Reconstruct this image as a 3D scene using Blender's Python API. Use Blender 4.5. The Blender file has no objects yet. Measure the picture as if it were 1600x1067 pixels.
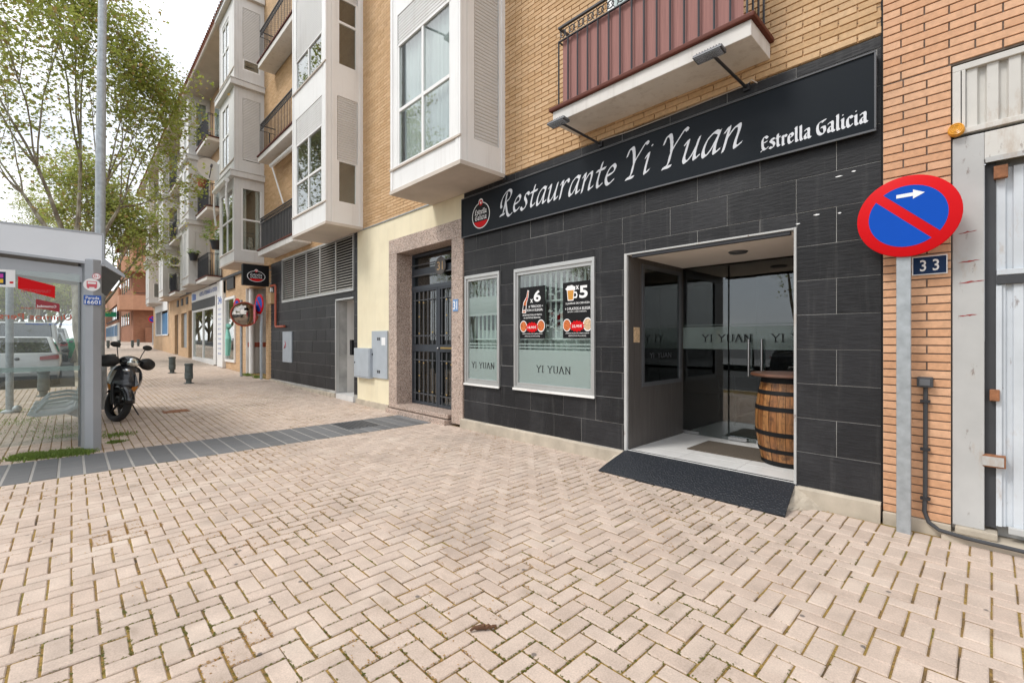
import bpy, bmesh, math, random
import numpy as np
from mathutils import Vector, Matrix
random.seed(7)
R = math.radians
scene = bpy.context.scene
COL = scene.collection

# ------------------------------------------------------------------ camera, sky, sun, exposure
FPX, CXP, HYP, CAMH = 718.0, 800.0, 531.0, 1.45
AZ = math.atan2(688, 718)                       # angle between the view direction and the street's -X axis
FW = (-math.cos(AZ), math.sin(AZ)); RT = (math.sin(AZ), math.cos(AZ))
cam_d = bpy.data.cameras.new('camera'); cam = bpy.data.objects.new('camera', cam_d); COL.objects.link(cam)
cam.location = (0, 0, CAMH)
cam.rotation_euler = (R(90), 0, math.pi/2 - AZ)
cam_d.sensor_width = 36; cam_d.lens = FPX/1600*36
cam_d.shift_y = -2.5/1600
cam_d.clip_start = 0.05; cam_d.clip_end = 3000
scene.camera = cam

world = bpy.data.worlds.new('World'); scene.world = world; world.use_nodes = True
wn = world.node_tree.nodes; wl = world.node_tree.links
for n in list(wn): wn.remove(n)
w_out = wn.new('ShaderNodeOutputWorld'); w_bg = wn.new('ShaderNodeBackground')
w_sky = wn.new('ShaderNodeTexSky'); w_sky.sky_type = 'NISHITA'; w_sky.sun_disc = False
SUN_EL, SUN_AZ = R(52), R(205)                  # high soft sun behind the cloud, from the street side
w_sky.sun_elevation = SUN_EL; w_sky.sun_rotation = SUN_AZ
w_tc = wn.new('ShaderNodeTexCoord'); w_map = wn.new('ShaderNodeMapping'); w_map.inputs['Scale'].default_value = (1, 1, 2.2)
w_no = wn.new('ShaderNodeTexNoise'); w_no.inputs['Scale'].default_value = 2.2; w_no.inputs['Detail'].default_value = 6
w_cr = wn.new('ShaderNodeValToRGB')
w_cr.color_ramp.elements[0].position = .36; w_cr.color_ramp.elements[0].color = (.50, .53, .58, 1)
w_cr.color_ramp.elements[1].position = .68; w_cr.color_ramp.elements[1].color = (1, 1, 1, 1)
w_mul = wn.new('ShaderNodeVectorMath'); w_mul.operation = 'SCALE'; w_mul.inputs['Scale'].default_value = 12.0
w_mix = wn.new('ShaderNodeMixRGB'); w_mix.inputs['Fac'].default_value = .9       # cloud cover
wl.new(w_tc.outputs['Generated'], w_map.inputs['Vector']); wl.new(w_map.outputs['Vector'], w_no.inputs['Vector'])
wl.new(w_no.outputs['Fac'], w_cr.inputs['Fac']); wl.new(w_cr.outputs['Color'], w_mul.inputs[0])
wl.new(w_sky.outputs['Color'], w_mix.inputs['Color1']); wl.new(w_mul.outputs['Vector'], w_mix.inputs['Color2'])
wl.new(w_mix.outputs['Color'], w_bg.inputs['Color']); w_bg.inputs['Strength'].default_value = .12
wl.new(w_bg.outputs['Background'], w_out.inputs['Surface'])

sun_d = bpy.data.lights.new('sun', 'SUN'); sun = bpy.data.objects.new('sun', sun_d); COL.objects.link(sun)
sun_d.energy = 1.45; sun_d.angle = R(16); sun_d.color = (1, .965, .91)
_sd = Vector((math.sin(SUN_AZ)*math.cos(SUN_EL), math.cos(SUN_AZ)*math.cos(SUN_EL), math.sin(SUN_EL)))
sun.rotation_euler = (-_sd).to_track_quat('-Z', 'Y').to_euler()
sun.location = (0, -20, 30)
vs = scene.view_settings
vs.view_transform = 'Standard'; vs.look = 'None'; vs.gamma = 1; vs.use_curve_mapping = False
vs.exposure = 0.53

# ------------------------------------------------------------------ pixels of the photograph to places
def ray(x, y):
    u = (x-CXP)/FPX
    return (FW[0]+RT[0]*u, FW[1]+RT[1]*u, (HYP-y)/FPX)
def on_y(x, y, Y):
    r = ray(x, y); t = Y/r[1]; return (r[0]*t, CAMH+r[2]*t)          # X, Z on a wall parallel to the street
def on_x(x, y, X):
    r = ray(x, y); t = X/r[0]; return (r[1]*t, CAMH+r[2]*t)          # Y, Z on a wall across the street
def proj(X, Y, Z):
    d = X*FW[0]+Y*FW[1]
    if d < .2: return None
    return (CXP+FPX*(X*RT[0]+Y*RT[1])/d, HYP-FPX*(Z-CAMH)/d, d)
def gz(X):                                                            # the street climbs gently to the far end
    t = -8.5-X
    if t <= 0: return 0.0
    return .021*(t - 1.0 + math.exp(-t)) if t < 60 else .021*59
DW = 4.68                                                             # the facade line

# ------------------------------------------------------------------ helpers
WM = {}
def tag(o, label=None, cat=None, group=None, kind=None):
    if label: o['label'] = label
    if cat: o['category'] = cat
    if group: o['group'] = group
    if kind: o['kind'] = kind
    return o
def link(o, parent=None, loc=(0, 0, 0)):
    COL.objects.link(o); o.location = loc; WM[o.name] = Vector(loc)
    if parent is not None:
        o.parent = parent; o.matrix_parent_inverse = Matrix.Translation(-WM[parent.name])
    return o
def empty(name, loc=(0, 0, 0), parent=None):
    o = bpy.data.objects.new(name, None); o.empty_display_size = .2
    return link(o, parent, loc)
def copy_tree(o, parent=None):
    c = o.copy(); COL.objects.link(c); WM[c.name] = WM[o.name].copy()
    if parent is not None: c.parent = parent
    for ch in list(o.children): copy_tree(ch, c)
    return c
class MB:
    def __init__(s): s.v = []; s.f = []
    def add(s, vs_, fs):
        b = len(s.v); s.v += [tuple(p) for p in vs_]; s.f += [tuple(i+b for i in f) for f in fs]; return s
    def box(s, x0, x1, y0, y1, z0, z1):
        if x0 > x1: x0, x1 = x1, x0
        if y0 > y1: y0, y1 = y1, y0
        if z0 > z1: z0, z1 = z1, z0
        return s.add([(x0,y0,z0),(x1,y0,z0),(x1,y1,z0),(x0,y1,z0),(x0,y0,z1),(x1,y0,z1),(x1,y1,z1),(x0,y1,z1)],
            [(0,3,2,1),(4,5,6,7),(0,1,5,4),(1,2,6,5),(2,3,7,6),(3,0,4,7)])
    def quad(s, a, b, c, d): return s.add([a, b, c, d], [(0, 1, 2, 3)])
    def cyl(s, p0, p1, r0, r1=None, n=12, caps=True):
        if r1 is None: r1 = r0
        p0 = Vector(p0); p1 = Vector(p1); d = (p1-p0).normalized()
        a = d.orthogonal().normalized(); b = d.cross(a)
        vv = []
        for p, r in ((p0, r0), (p1, r1)):
            for i in range(n):
                t = 2*math.pi*i/n; vv.append(p+a*math.cos(t)*r+b*math.sin(t)*r)
        ff = [(i, (i+1) % n, n+(i+1) % n, n+i) for i in range(n)]
        if caps: ff += [tuple(range(n))[::-1], tuple(range(n, 2*n))]
        return s.add(vv, ff)
    def tube(s, path, r, n=8, caps=True):
        P = [Vector(p) for p in path]; m = len(P)
        rr = r if isinstance(r, (list, tuple)) else [r]*m
        vv = []; a = None
        for k in range(m):
            d = (P[min(k+1, m-1)]-P[max(k-1, 0)]).normalized()
            if a is None: a = d.orthogonal().normalized()
            else:
                a = a-d*a.dot(d)
                a = a.normalized() if a.length > 1e-6 else d.orthogonal().normalized()
            b = d.cross(a)
            for i in range(n):
                t = 2*math.pi*i/n; vv.append(P[k]+a*math.cos(t)*rr[k]+b*math.sin(t)*rr[k])
        ff = [(k*n+i, k*n+(i+1) % n, (k+1)*n+(i+1) % n, (k+1)*n+i) for k in range(m-1) for i in range(n)]
        if caps: ff += [tuple(range(n))[::-1], tuple(range((m-1)*n, m*n))]
        return s.add(vv, ff)
    def lathe(s, prof, c=(0, 0, 0), n=24, axis='z', a0=0, a1=2*math.pi, close=True):
        full = abs(a1-a0-2*math.pi) < 1e-6; m = n if full else n+1; vv = []
        for (r, h) in prof:
            for i in range(m):
                t = a0+(a1-a0)*i/n; x, y = r*math.cos(t), r*math.sin(t)
                p = {'z': (x, y, h), 'y': (x, h, y), 'x': (h, x, y)}[axis]
                vv.append((c[0]+p[0], c[1]+p[1], c[2]+p[2]))
        ff = []
        for k in range(len(prof)-1):
            for i in range(n):
                j = (i+1) % m
                ff.append((k*m+i, k*m+j, (k+1)*m+j, (k+1)*m+i))
        if close and full:
            ff += [tuple(range(m))[::-1], tuple(range((len(prof)-1)*m, len(prof)*m))]
        return s.add(vv, ff)
    def prism(s, poly, axis, a, b):                # poly of 2D points swept along an axis from a to b
        n = len(poly)
        def P(p, h): return {'x': (h, p[0], p[1]), 'y': (p[0], h, p[1]), 'z': (p[0], p[1], h)}[axis]
        return s.add([P(p, a) for p in poly]+[P(p, b) for p in poly],
            [tuple(range(n))[::-1], tuple(range(n, 2*n))]+[(i, (i+1) % n, n+(i+1) % n, n+i) for i in range(n)])
    def strip(s, poly, axis, a, b):                # open profile swept along an axis
        n = len(poly)
        def P(p, h): return {'x': (h, p[0], p[1]), 'y': (p[0], h, p[1]), 'z': (p[0], p[1], h)}[axis]
        return s.add([P(p, a) for p in poly]+[P(p, b) for p in poly], [(i, i+1, n+i+1, n+i) for i in range(n-1)])
    def sphere(s, c, r, n=12, m=8, sc=(1, 1, 1)):
        vv = [(c[0], c[1], c[2]+r*sc[2])]
        for j in range(1, m):
            ph = math.pi*j/m
            for i in range(n):
                t = 2*math.pi*i/n
                vv.append((c[0]+r*sc[0]*math.sin(ph)*math.cos(t), c[1]+r*sc[1]*math.sin(ph)*math.sin(t), c[2]+r*sc[2]*math.cos(ph)))
        vv.append((c[0], c[1], c[2]-r*sc[2]))
        ff = [(0, 1+i, 1+(i+1) % n) for i in range(n)]
        for j in range(m-2):
            ff += [(1+j*n+i, 1+(j+1)*n+i, 1+(j+1)*n+(i+1) % n, 1+j*n+(i+1) % n) for i in range(n)]
        e = len(vv)-1; ff += [(e, 1+(m-2)*n+(i+1) % n, 1+(m-2)*n+i) for i in range(n)]
        return s.add(vv, ff)
    def xform(s, M, start=0):
        for i in range(start, len(s.v)): s.v[i] = tuple(M @ Vector(s.v[i]))
        return s
    def mesh(s, name, smooth=False, bevel=0, seg=2, origin=None, fix=True):
        o = Vector(origin) if origin is not None else Vector((0, 0, 0))
        me = bpy.data.meshes.new(name)
        me.from_pydata([(p[0]-o.x, p[1]-o.y, p[2]-o.z) for p in s.v], [], s.f)
        if fix or bevel:
            bm = bmesh.new(); bm.from_mesh(me)
            if fix: bmesh.ops.recalc_face_normals(bm, faces=bm.faces)
            if bevel:
                ee = [e for e in bm.edges if len(e.link_faces) == 2 and e.calc_face_angle(0) > R(28)]
                bmesh.ops.bevel(bm, geom=ee, offset=bevel, segments=seg, affect='EDGES', profile=.6, clamp_overlap=True)
            bm.to_mesh(me); bm.free()
        if smooth:
            me.polygons.foreach_set('use_smooth', [True]*len(me.polygons))
            try: me.set_sharp_from_angle(angle=R(38))
            except Exception: pass
        return me
    def build(s, name, mat, parent=None, smooth=False, bevel=0, seg=2, fix=True, center=True):
        if center:
            a = np.array(s.v); lo = a.min(0); hi = a.max(0); o = Vector(((lo[0]+hi[0])/2, (lo[1]+hi[1])/2, lo[2]))
        else: o = Vector((0, 0, 0))
        me = s.mesh(name, smooth, bevel, seg, o, fix)
        for m in (mat if isinstance(mat, (list, tuple)) else [mat]): me.materials.append(m)
        return link(bpy.data.objects.new(name, me), parent, o)
def inst(name, me, parent, loc, rot=None, sc=None):
    o = bpy.data.objects.new(name, me); link(o, parent, loc)
    if rot: o.rotation_euler = rot
    if sc: o.scale = sc
    return o
def bx(name, mat, parent, x0, x1, y0, y1, z0, z1, bevel=0, smooth=False):
    return MB().box(x0, x1, y0, y1, z0, z1).build(name, mat, parent, smooth, bevel)

# ------------------------------------------------------------------ materials
MATS = {}
def nodes(name):
    m = bpy.data.materials.new(name); m.use_nodes = True
    nt = m.node_tree; b = nt.nodes['Principled BSDF']; MATS[name] = m
    return m, nt, b
def N(nt, t, **kw):
    n = nt.nodes.new(t)
    for k, v in kw.items():
        if k in n.inputs: n.inputs[k].default_value = v
        else: setattr(n, k, v)
    return n
def pos(nt, scale=(1, 1, 1), rot=(0, 0, 0)):
    g = N(nt, 'ShaderNodeNewGeometry'); mp = N(nt, 'ShaderNodeMapping')
    mp.inputs['Scale'].default_value = scale; mp.inputs['Rotation'].default_value = rot
    nt.links.new(g.outputs['Position'], mp.inputs['Vector']); return mp.outputs['Vector']
def ramp(nt, src, stops):
    r = N(nt, 'ShaderNodeValToRGB'); e = r.color_ramp.elements
    while len(e) < len(stops): e.new(.5)
    for k, (p, c) in enumerate(stops):
        e[k].position = p; e[k].color = (c, c, c, 1) if isinstance(c, (int, float)) else (*c, 1)
    nt.links.new(src, r.inputs['Fac']); return r.outputs['Color']
def mixc(nt, fac, a, b, mode='MIX'):
    m = N(nt, 'ShaderNodeMixRGB', blend_type=mode)
    for sock, v in (('Fac', fac), ('Color1', a), ('Color2', b)):
        if isinstance(v, (int, float)): m.inputs[sock].default_value = v if sock == 'Fac' else (v, v, v, 1)
        elif isinstance(v, tuple): m.inputs[sock].default_value = (*v, 1)
        else: nt.links.new(v, m.inputs[sock])
    return m.outputs['Color']
def noise(nt, vec, scale, detail=4, rough=.55):
    n = N(nt, 'ShaderNodeTexNoise'); n.inputs['Scale'].default_value = scale
    n.inputs['Detail'].default_value = detail; n.inputs['Roughness'].default_value = rough
    nt.links.new(vec, n.inputs['Vector']); return n.outputs['Fac']
def rnd(nt):
    oi = N(nt, 'ShaderNodeObjectInfo'); g = N(nt, 'ShaderNodeNewGeometry')
    a = N(nt, 'ShaderNodeMath', operation='ADD'); f = N(nt, 'ShaderNodeMath', operation='FRACT')
    nt.links.new(oi.outputs['Random'], a.inputs[0]); nt.links.new(g.outputs['Random Per Island'], a.inputs[1])
    nt.links.new(a.outputs[0], f.inputs[0]); return f.outputs[0]
def bump(nt, b, h, strength=.3, dist=.01):
    n = N(nt, 'ShaderNodeBump'); n.inputs['Strength'].default_value = strength; n.inputs['Distance'].default_value = dist
    nt.links.new(h, n.inputs['Height']); nt.links.new(n.outputs['Normal'], b.inputs['Normal'])
def pm(name, col, rough=.6, metal=0, var=.12, scale=3, bmp=.0, bscale=60, rand=0, dirt=0, dirtcol=(.12, .1, .08), dscale=1.3,
       stretch=(1, 1, 1), spec=.5, coat=0, streak=0):
    m, nt, b = nodes(name); v = pos(nt, stretch)
    c = mixc(nt, 1.0, col, ramp(nt, noise(nt, v, scale), [(.25, 1-var), (.75, 1+var)]), 'MULTIPLY')
    if streak: c = mixc(nt, ramp(nt, noise(nt, pos(nt, (7, 7, .35)), 1.6, 6, .65), [(.52, 0), (.72, streak)]), c, (.36, .31, .26))
    if rand: c = mixc(nt, 1.0, c, ramp(nt, rnd(nt), [(0, 1-rand), (1, 1+rand)]), 'MULTIPLY')
    if dirt: c = mixc(nt, ramp(nt, noise(nt, v, dscale, 7, .65), [(.5, 0), (.78, dirt)]), c, dirtcol)
    nt.links.new(c, b.inputs['Base Color'])
    b.inputs['Roughness'].default_value = rough; b.inputs['Metallic'].default_value = metal
    b.inputs['Specular IOR Level'].default_value = spec
    if coat: b.inputs['Coat Weight'].default_value = coat; b.inputs['Coat Roughness'].default_value = .05
    if bmp: bump(nt, b, noise(nt, pos(nt, stretch), bscale, 5), bmp, .004)
    return m
def glass(name, tint=(.93, .96, .95), refl=1.0, opac=0.0, opcol=(.6, .7, .68), rough=.0, f0=.045):
    m, nt, b = nodes(name); nt.nodes.remove(b); out = nt.nodes['Material Output']
    tr = N(nt, 'ShaderNodeBsdfTransparent'); tr.inputs['Color'].default_value = (*tint, 1)
    gl = N(nt, 'ShaderNodeBsdfGlossy'); gl.inputs['Roughness'].default_value = rough; gl.inputs['Color'].default_value = (refl, refl, refl, 1)
    lw = N(nt, 'ShaderNodeLayerWeight'); lw.inputs['Blend'].default_value = .5
    pw = N(nt, 'ShaderNodeMath', operation='POWER'); nt.links.new(lw.outputs['Facing'], pw.inputs[0]); pw.inputs[1].default_value = 5
    fr = N(nt, 'ShaderNodeMath', operation='MULTIPLY_ADD'); nt.links.new(pw.outputs[0], fr.inputs[0]); fr.inputs[1].default_value = 1-f0; fr.inputs[2].default_value = f0
    base = tr.outputs[0]
    if opac:
        df = N(nt, 'ShaderNodeBsdfDiffuse'); df.inputs['Color'].default_value = (*opcol, 1)
        mx0 = N(nt, 'ShaderNodeMixShader'); mx0.inputs[0].default_value = opac
        nt.links.new(tr.outputs[0], mx0.inputs[1]); nt.links.new(df.outputs[0], mx0.inputs[2]); base = mx0.outputs[0]
    mx = N(nt, 'ShaderNodeMixShader')
    nt.links.new(fr.outputs[0], mx.inputs[0]); nt.links.new(base, mx.inputs[1]); nt.links.new(gl.outputs[0], mx.inputs[2])
    nt.links.new(mx.outputs[0], out.inputs['Surface']); return m

def m_paver():
    m, nt, b = nodes('paver_concrete'); v = pos(nt)
    c = mixc(nt, rnd(nt), (.50, .395, .325), (.56, .455, .38))
    c = mixc(nt, 1.0, c, ramp(nt, noise(nt, v, 130, 3), [(.3, .84), (.7, 1.12)]), 'MULTIPLY')
    c = mixc(nt, 1.0, c, ramp(nt, noise(nt, v, 5, 6), [(.3, .86), (.7, 1.1)]), 'MULTIPLY')
    c = mixc(nt, ramp(nt, noise(nt, v, .8, 7, .66), [(.53, 0), (.70, .5)]), c, (.26, .21, .175))
    c = mixc(nt, ramp(nt, noise(nt, v, 3.6, 8, .72), [(.56, 0), (.74, .5)]), c, (.25, .195, .14))
    c = mixc(nt, ramp(nt, noise(nt, pos(nt, (1.0, 1.0, 1.0), (0, 0, 1.1)), 1.5, 6, .6), [(.55, 0), (.72, .45)]), c, (.68, .59, .50))
    vo = N(nt, 'ShaderNodeTexVoronoi'); vo.voronoi_dimensions = '2D'; vo.inputs['Scale'].default_value = 2.3; nt.links.new(v, vo.inputs['Vector'])
    gm = mixc(nt, 1.0, ramp(nt, vo.outputs['Distance'], [(.022, .8), (.036, 0)]), ramp(nt, noise(nt, v, 1.9, 2), [(.50, 0), (.53, 1)]), 'MULTIPLY')
    c = mixc(nt, gm, c, (.09, .082, .078))
    nt.links.new(c, b.inputs['Base Color']); b.inputs['Roughness'].default_value = .85
    bump(nt, b, noise(nt, v, 240, 4), .35, .003); return m
def m_joint():
    m, nt, b = nodes('joint_sand'); v = pos(nt)
    c = ramp(nt, noise(nt, v, 3.0, 6, .7), [(.34, (.07, .048, .028)), (.44, (.20, .125, .045)), (.54, (.28, .18, .045)), (.66, (.15, .14, .03))])
    c = mixc(nt, 1.0, c, ramp(nt, noise(nt, v, 90, 3), [(.3, .55), (.7, 1.4)]), 'MULTIPLY')
    nt.links.new(c, b.inputs['Base Color']); b.inputs['Roughness'].default_value = .95; return m
def m_farpave():
    m, nt, b = nodes('far_paving'); v = pos(nt)
    br = N(nt, 'ShaderNodeTexBrick'); br.inputs['Scale'].default_value = 1; br.inputs['Brick Width'].default_value = .2; br.inputs['Row Height'].default_value = .1
    br.inputs['Mortar Size'].default_value = .006; br.inputs['Color1'].default_value = (.45, .36, .29, 1); br.inputs['Color2'].default_value = (.54, .45, .38, 1)
    br.inputs['Mortar'].default_value = (.2, .16, .11, 1); nt.links.new(v, br.inputs['Vector'])
    c = mixc(nt, ramp(nt, noise(nt, v, .7, 7), [(.5, 0), (.75, .5)]), br.outputs['Color'], (.24, .2, .17))
    nt.links.new(c, b.inputs['Base Color']); b.inputs['Roughness'].default_value = .85; return m
def m_brickwall(name, c1, c2, mortar, bw=.26, rh=.0625, vertical=True):
    m, nt, b = nodes(name); g = N(nt, 'ShaderNodeNewGeometry'); sp = N(nt, 'ShaderNodeSeparateXYZ'); cb = N(nt, 'ShaderNodeCombineXYZ')
    ad = N(nt, 'ShaderNodeMath', operation='ADD')
    nt.links.new(g.outputs['Position'], sp.inputs[0]); nt.links.new(sp.outputs['X'], ad.inputs[0]); nt.links.new(sp.outputs['Y'], ad.inputs[1])
    nt.links.new(ad.outputs[0], cb.inputs[0]); nt.links.new(sp.outputs['Z'], cb.inputs[1])
    br = N(nt, 'ShaderNodeTexBrick'); br.inputs['Scale'].default_value = 1; br.inputs['Brick Width'].default_value = bw; br.inputs['Row Height'].default_value = rh
    br.inputs['Mortar Size'].default_value = .006; br.inputs['Color1'].default_value = (*c1, 1); br.inputs['Color2'].default_value = (*c2, 1)
    br.inputs['Mortar'].default_value = (*mortar, 1); nt.links.new(cb.outputs[0], br.inputs['Vector'])
    c = mixc(nt, 1.0, br.outputs['Color'], ramp(nt, noise(nt, pos(nt), 1.1, 5), [(.3, .85), (.7, 1.12)]), 'MULTIPLY')
    nt.links.new(c, b.inputs['Base Color']); b.inputs['Roughness'].default_value = .85
    return m
def m_brick(name, c1, c2):
    m, nt, b = nodes(name); v = pos(nt)
    c = mixc(nt, rnd(nt), c1, c2)
    c = mixc(nt, 1.0, c, ramp(nt, noise(nt, v, 30, 5), [(.3, .88), (.7, 1.1)]), 'MULTIPLY')
    c = mixc(nt, ramp(nt, noise(nt, v, 1.7, 6), [(.56, 0), (.8, .35)]), c, (.3, .19, .12))
    nt.links.new(c, b.inputs['Base Color']); b.inputs['Roughness'].default_value = .8
    bump(nt, b, noise(nt, v, 150, 4), .2, .003); return m
def m_tile():
    m, nt, b = nodes('black_slate_tile'); v = pos(nt, (3, 3, 22), (0, R(16), 0))
    h = noise(nt, v, 2.2, 7, .6)
    c = mixc(nt, rnd(nt), (.013, .013, .0145), (.024, .024, .0265))
    c = mixc(nt, 1.0, c, ramp(nt, h, [(.35, .85), (.7, 1.2)]), 'MULTIPLY')
    c = mixc(nt, ramp(nt, noise(nt, pos(nt), 1.3, 8, .7), [(.5, 0), (.75, .4)]), c, (.075, .075, .078))
    c = mixc(nt, ramp(nt, noise(nt, pos(nt, (5, 5, .4)), 3, 6, .6), [(.56, 0), (.75, .3)]), c, (.10, .098, .095))
    nt.links.new(c, b.inputs['Base Color']); b.inputs['Roughness'].default_value = .48; b.inputs['Specular IOR Level'].default_value = .3
    bump(nt, b, h, .6, .007); return m
def m_granite():
    m, nt, b = nodes('pink_granite'); v = pos(nt)
    vo = N(nt, 'ShaderNodeTexVoronoi'); vo.inputs['Scale'].default_value = 95; nt.links.new(v, vo.inputs['Vector'])
    sp = N(nt, 'ShaderNodeSeparateXYZ'); nt.links.new(vo.outputs['Color'], sp.inputs[0])
    c = ramp(nt, sp.outputs[0], [(.1, (.15, .115, .095)), (.3, (.42, .31, .25)), (.65, (.53, .40, .33)), (.9, (.62, .52, .45))])
    c = mixc(nt, 1.0, c, ramp(nt, noise(nt, v, 2, 5), [(.3, .88), (.7, 1.1)]), 'MULTIPLY')
    nt.links.new(c, b.inputs['Base Color']); b.inputs['Roughness'].default_value = .5; return m
def m_barrel():
    m, nt, b = nodes('barrel_oak'); v = pos(nt, (18, 18, 1.6))
    c = mixc(nt, rnd(nt), (.25, .10, .032), (.38, .18, .06))
    c = mixc(nt, 1.0, c, ramp(nt, noise(nt, v, 2.2, 8, .7), [(.3, .3), (.5, .9), (.7, 1.4)]), 'MULTIPLY')
    c = mixc(nt, ramp(nt, noise(nt, pos(nt), 14, 6, .7), [(.52, 0), (.66, .85)]), c, (.07, .03, .012))
    nt.links.new(c, b.inputs['Base Color']); b.inputs['Roughness'].default_value = .4; return m
def m_rustpaint(name, col, amount=.5):
    m, nt, b = nodes(name); v = pos(nt, (1, 1, .35))
    c = mixc(nt, 1.0, col, ramp(nt, noise(nt, pos(nt), 2.5, 5), [(.3, .86), (.7, 1.06)]), 'MULTIPLY')
    c = mixc(nt, ramp(nt, noise(nt, v, 5, 8, .7), [(.58, 0), (.74, amount)]), c, (.36, .23, .13))
    c = mixc(nt, ramp(nt, noise(nt, v, 13, 8, .7), [(.63, 0), (.69, amount)]), c, (.12, .06, .035))
    nt.links.new(c, b.inputs['Base Color']); b.inputs['Roughness'].default_value = .5; return m
def m_mat():
    m, nt, b = nodes('rubber_mat'); v = pos(nt)
    ck = N(nt, 'ShaderNodeTexVoronoi'); ck.inputs['Scale'].default_value = 46; nt.links.new(v, ck.inputs['Vector'])
    b.inputs['Base Color'].default_value = (.017, .020, .026, 1); b.inputs['Roughness'].default_value = .5
    bump(nt, b, ramp(nt, ck.outputs['Distance'], [(.15, 1), (.5, 0)]), .8, .006); return m
def m_leaf(name, c1, c2):
    m, nt, b = nodes(name)
    c = mixc(nt, rnd(nt), c1, c2)
    nt.links.new(c, b.inputs['Base Color']); b.inputs['Roughness'].default_value = .55
    tl = N(nt, 'ShaderNodeBsdfTranslucent'); nt.links.new(c, tl.inputs['Color'])
    mx = N(nt, 'ShaderNodeMixShader'); mx.inputs[0].default_value = .5
    nt.links.new(b.outputs[0], mx.inputs[1]); nt.links.new(tl.outputs[0], mx.inputs[2])
    nt.links.new(mx.outputs[0], nt.nodes['Material Output'].inputs['Surface']); return m
def m_bark():
    m, nt, b = nodes('plane_bark'); v = pos(nt, (1, 1, .5))
    c = ramp(nt, noise(nt, v, 7, 5), [(.35, (.16, .13, .09)), (.5, (.27, .23, .17)), (.62, (.38, .35, .27))])
    nt.links.new(c, b.inputs['Base Color']); b.inputs['Roughness'].default_value = .9; return m
def m_asphalt(): return pm('asphalt', (.055, .055, .057), .9, var=.2, scale=40, bmp=.3, bscale=200)

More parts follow.
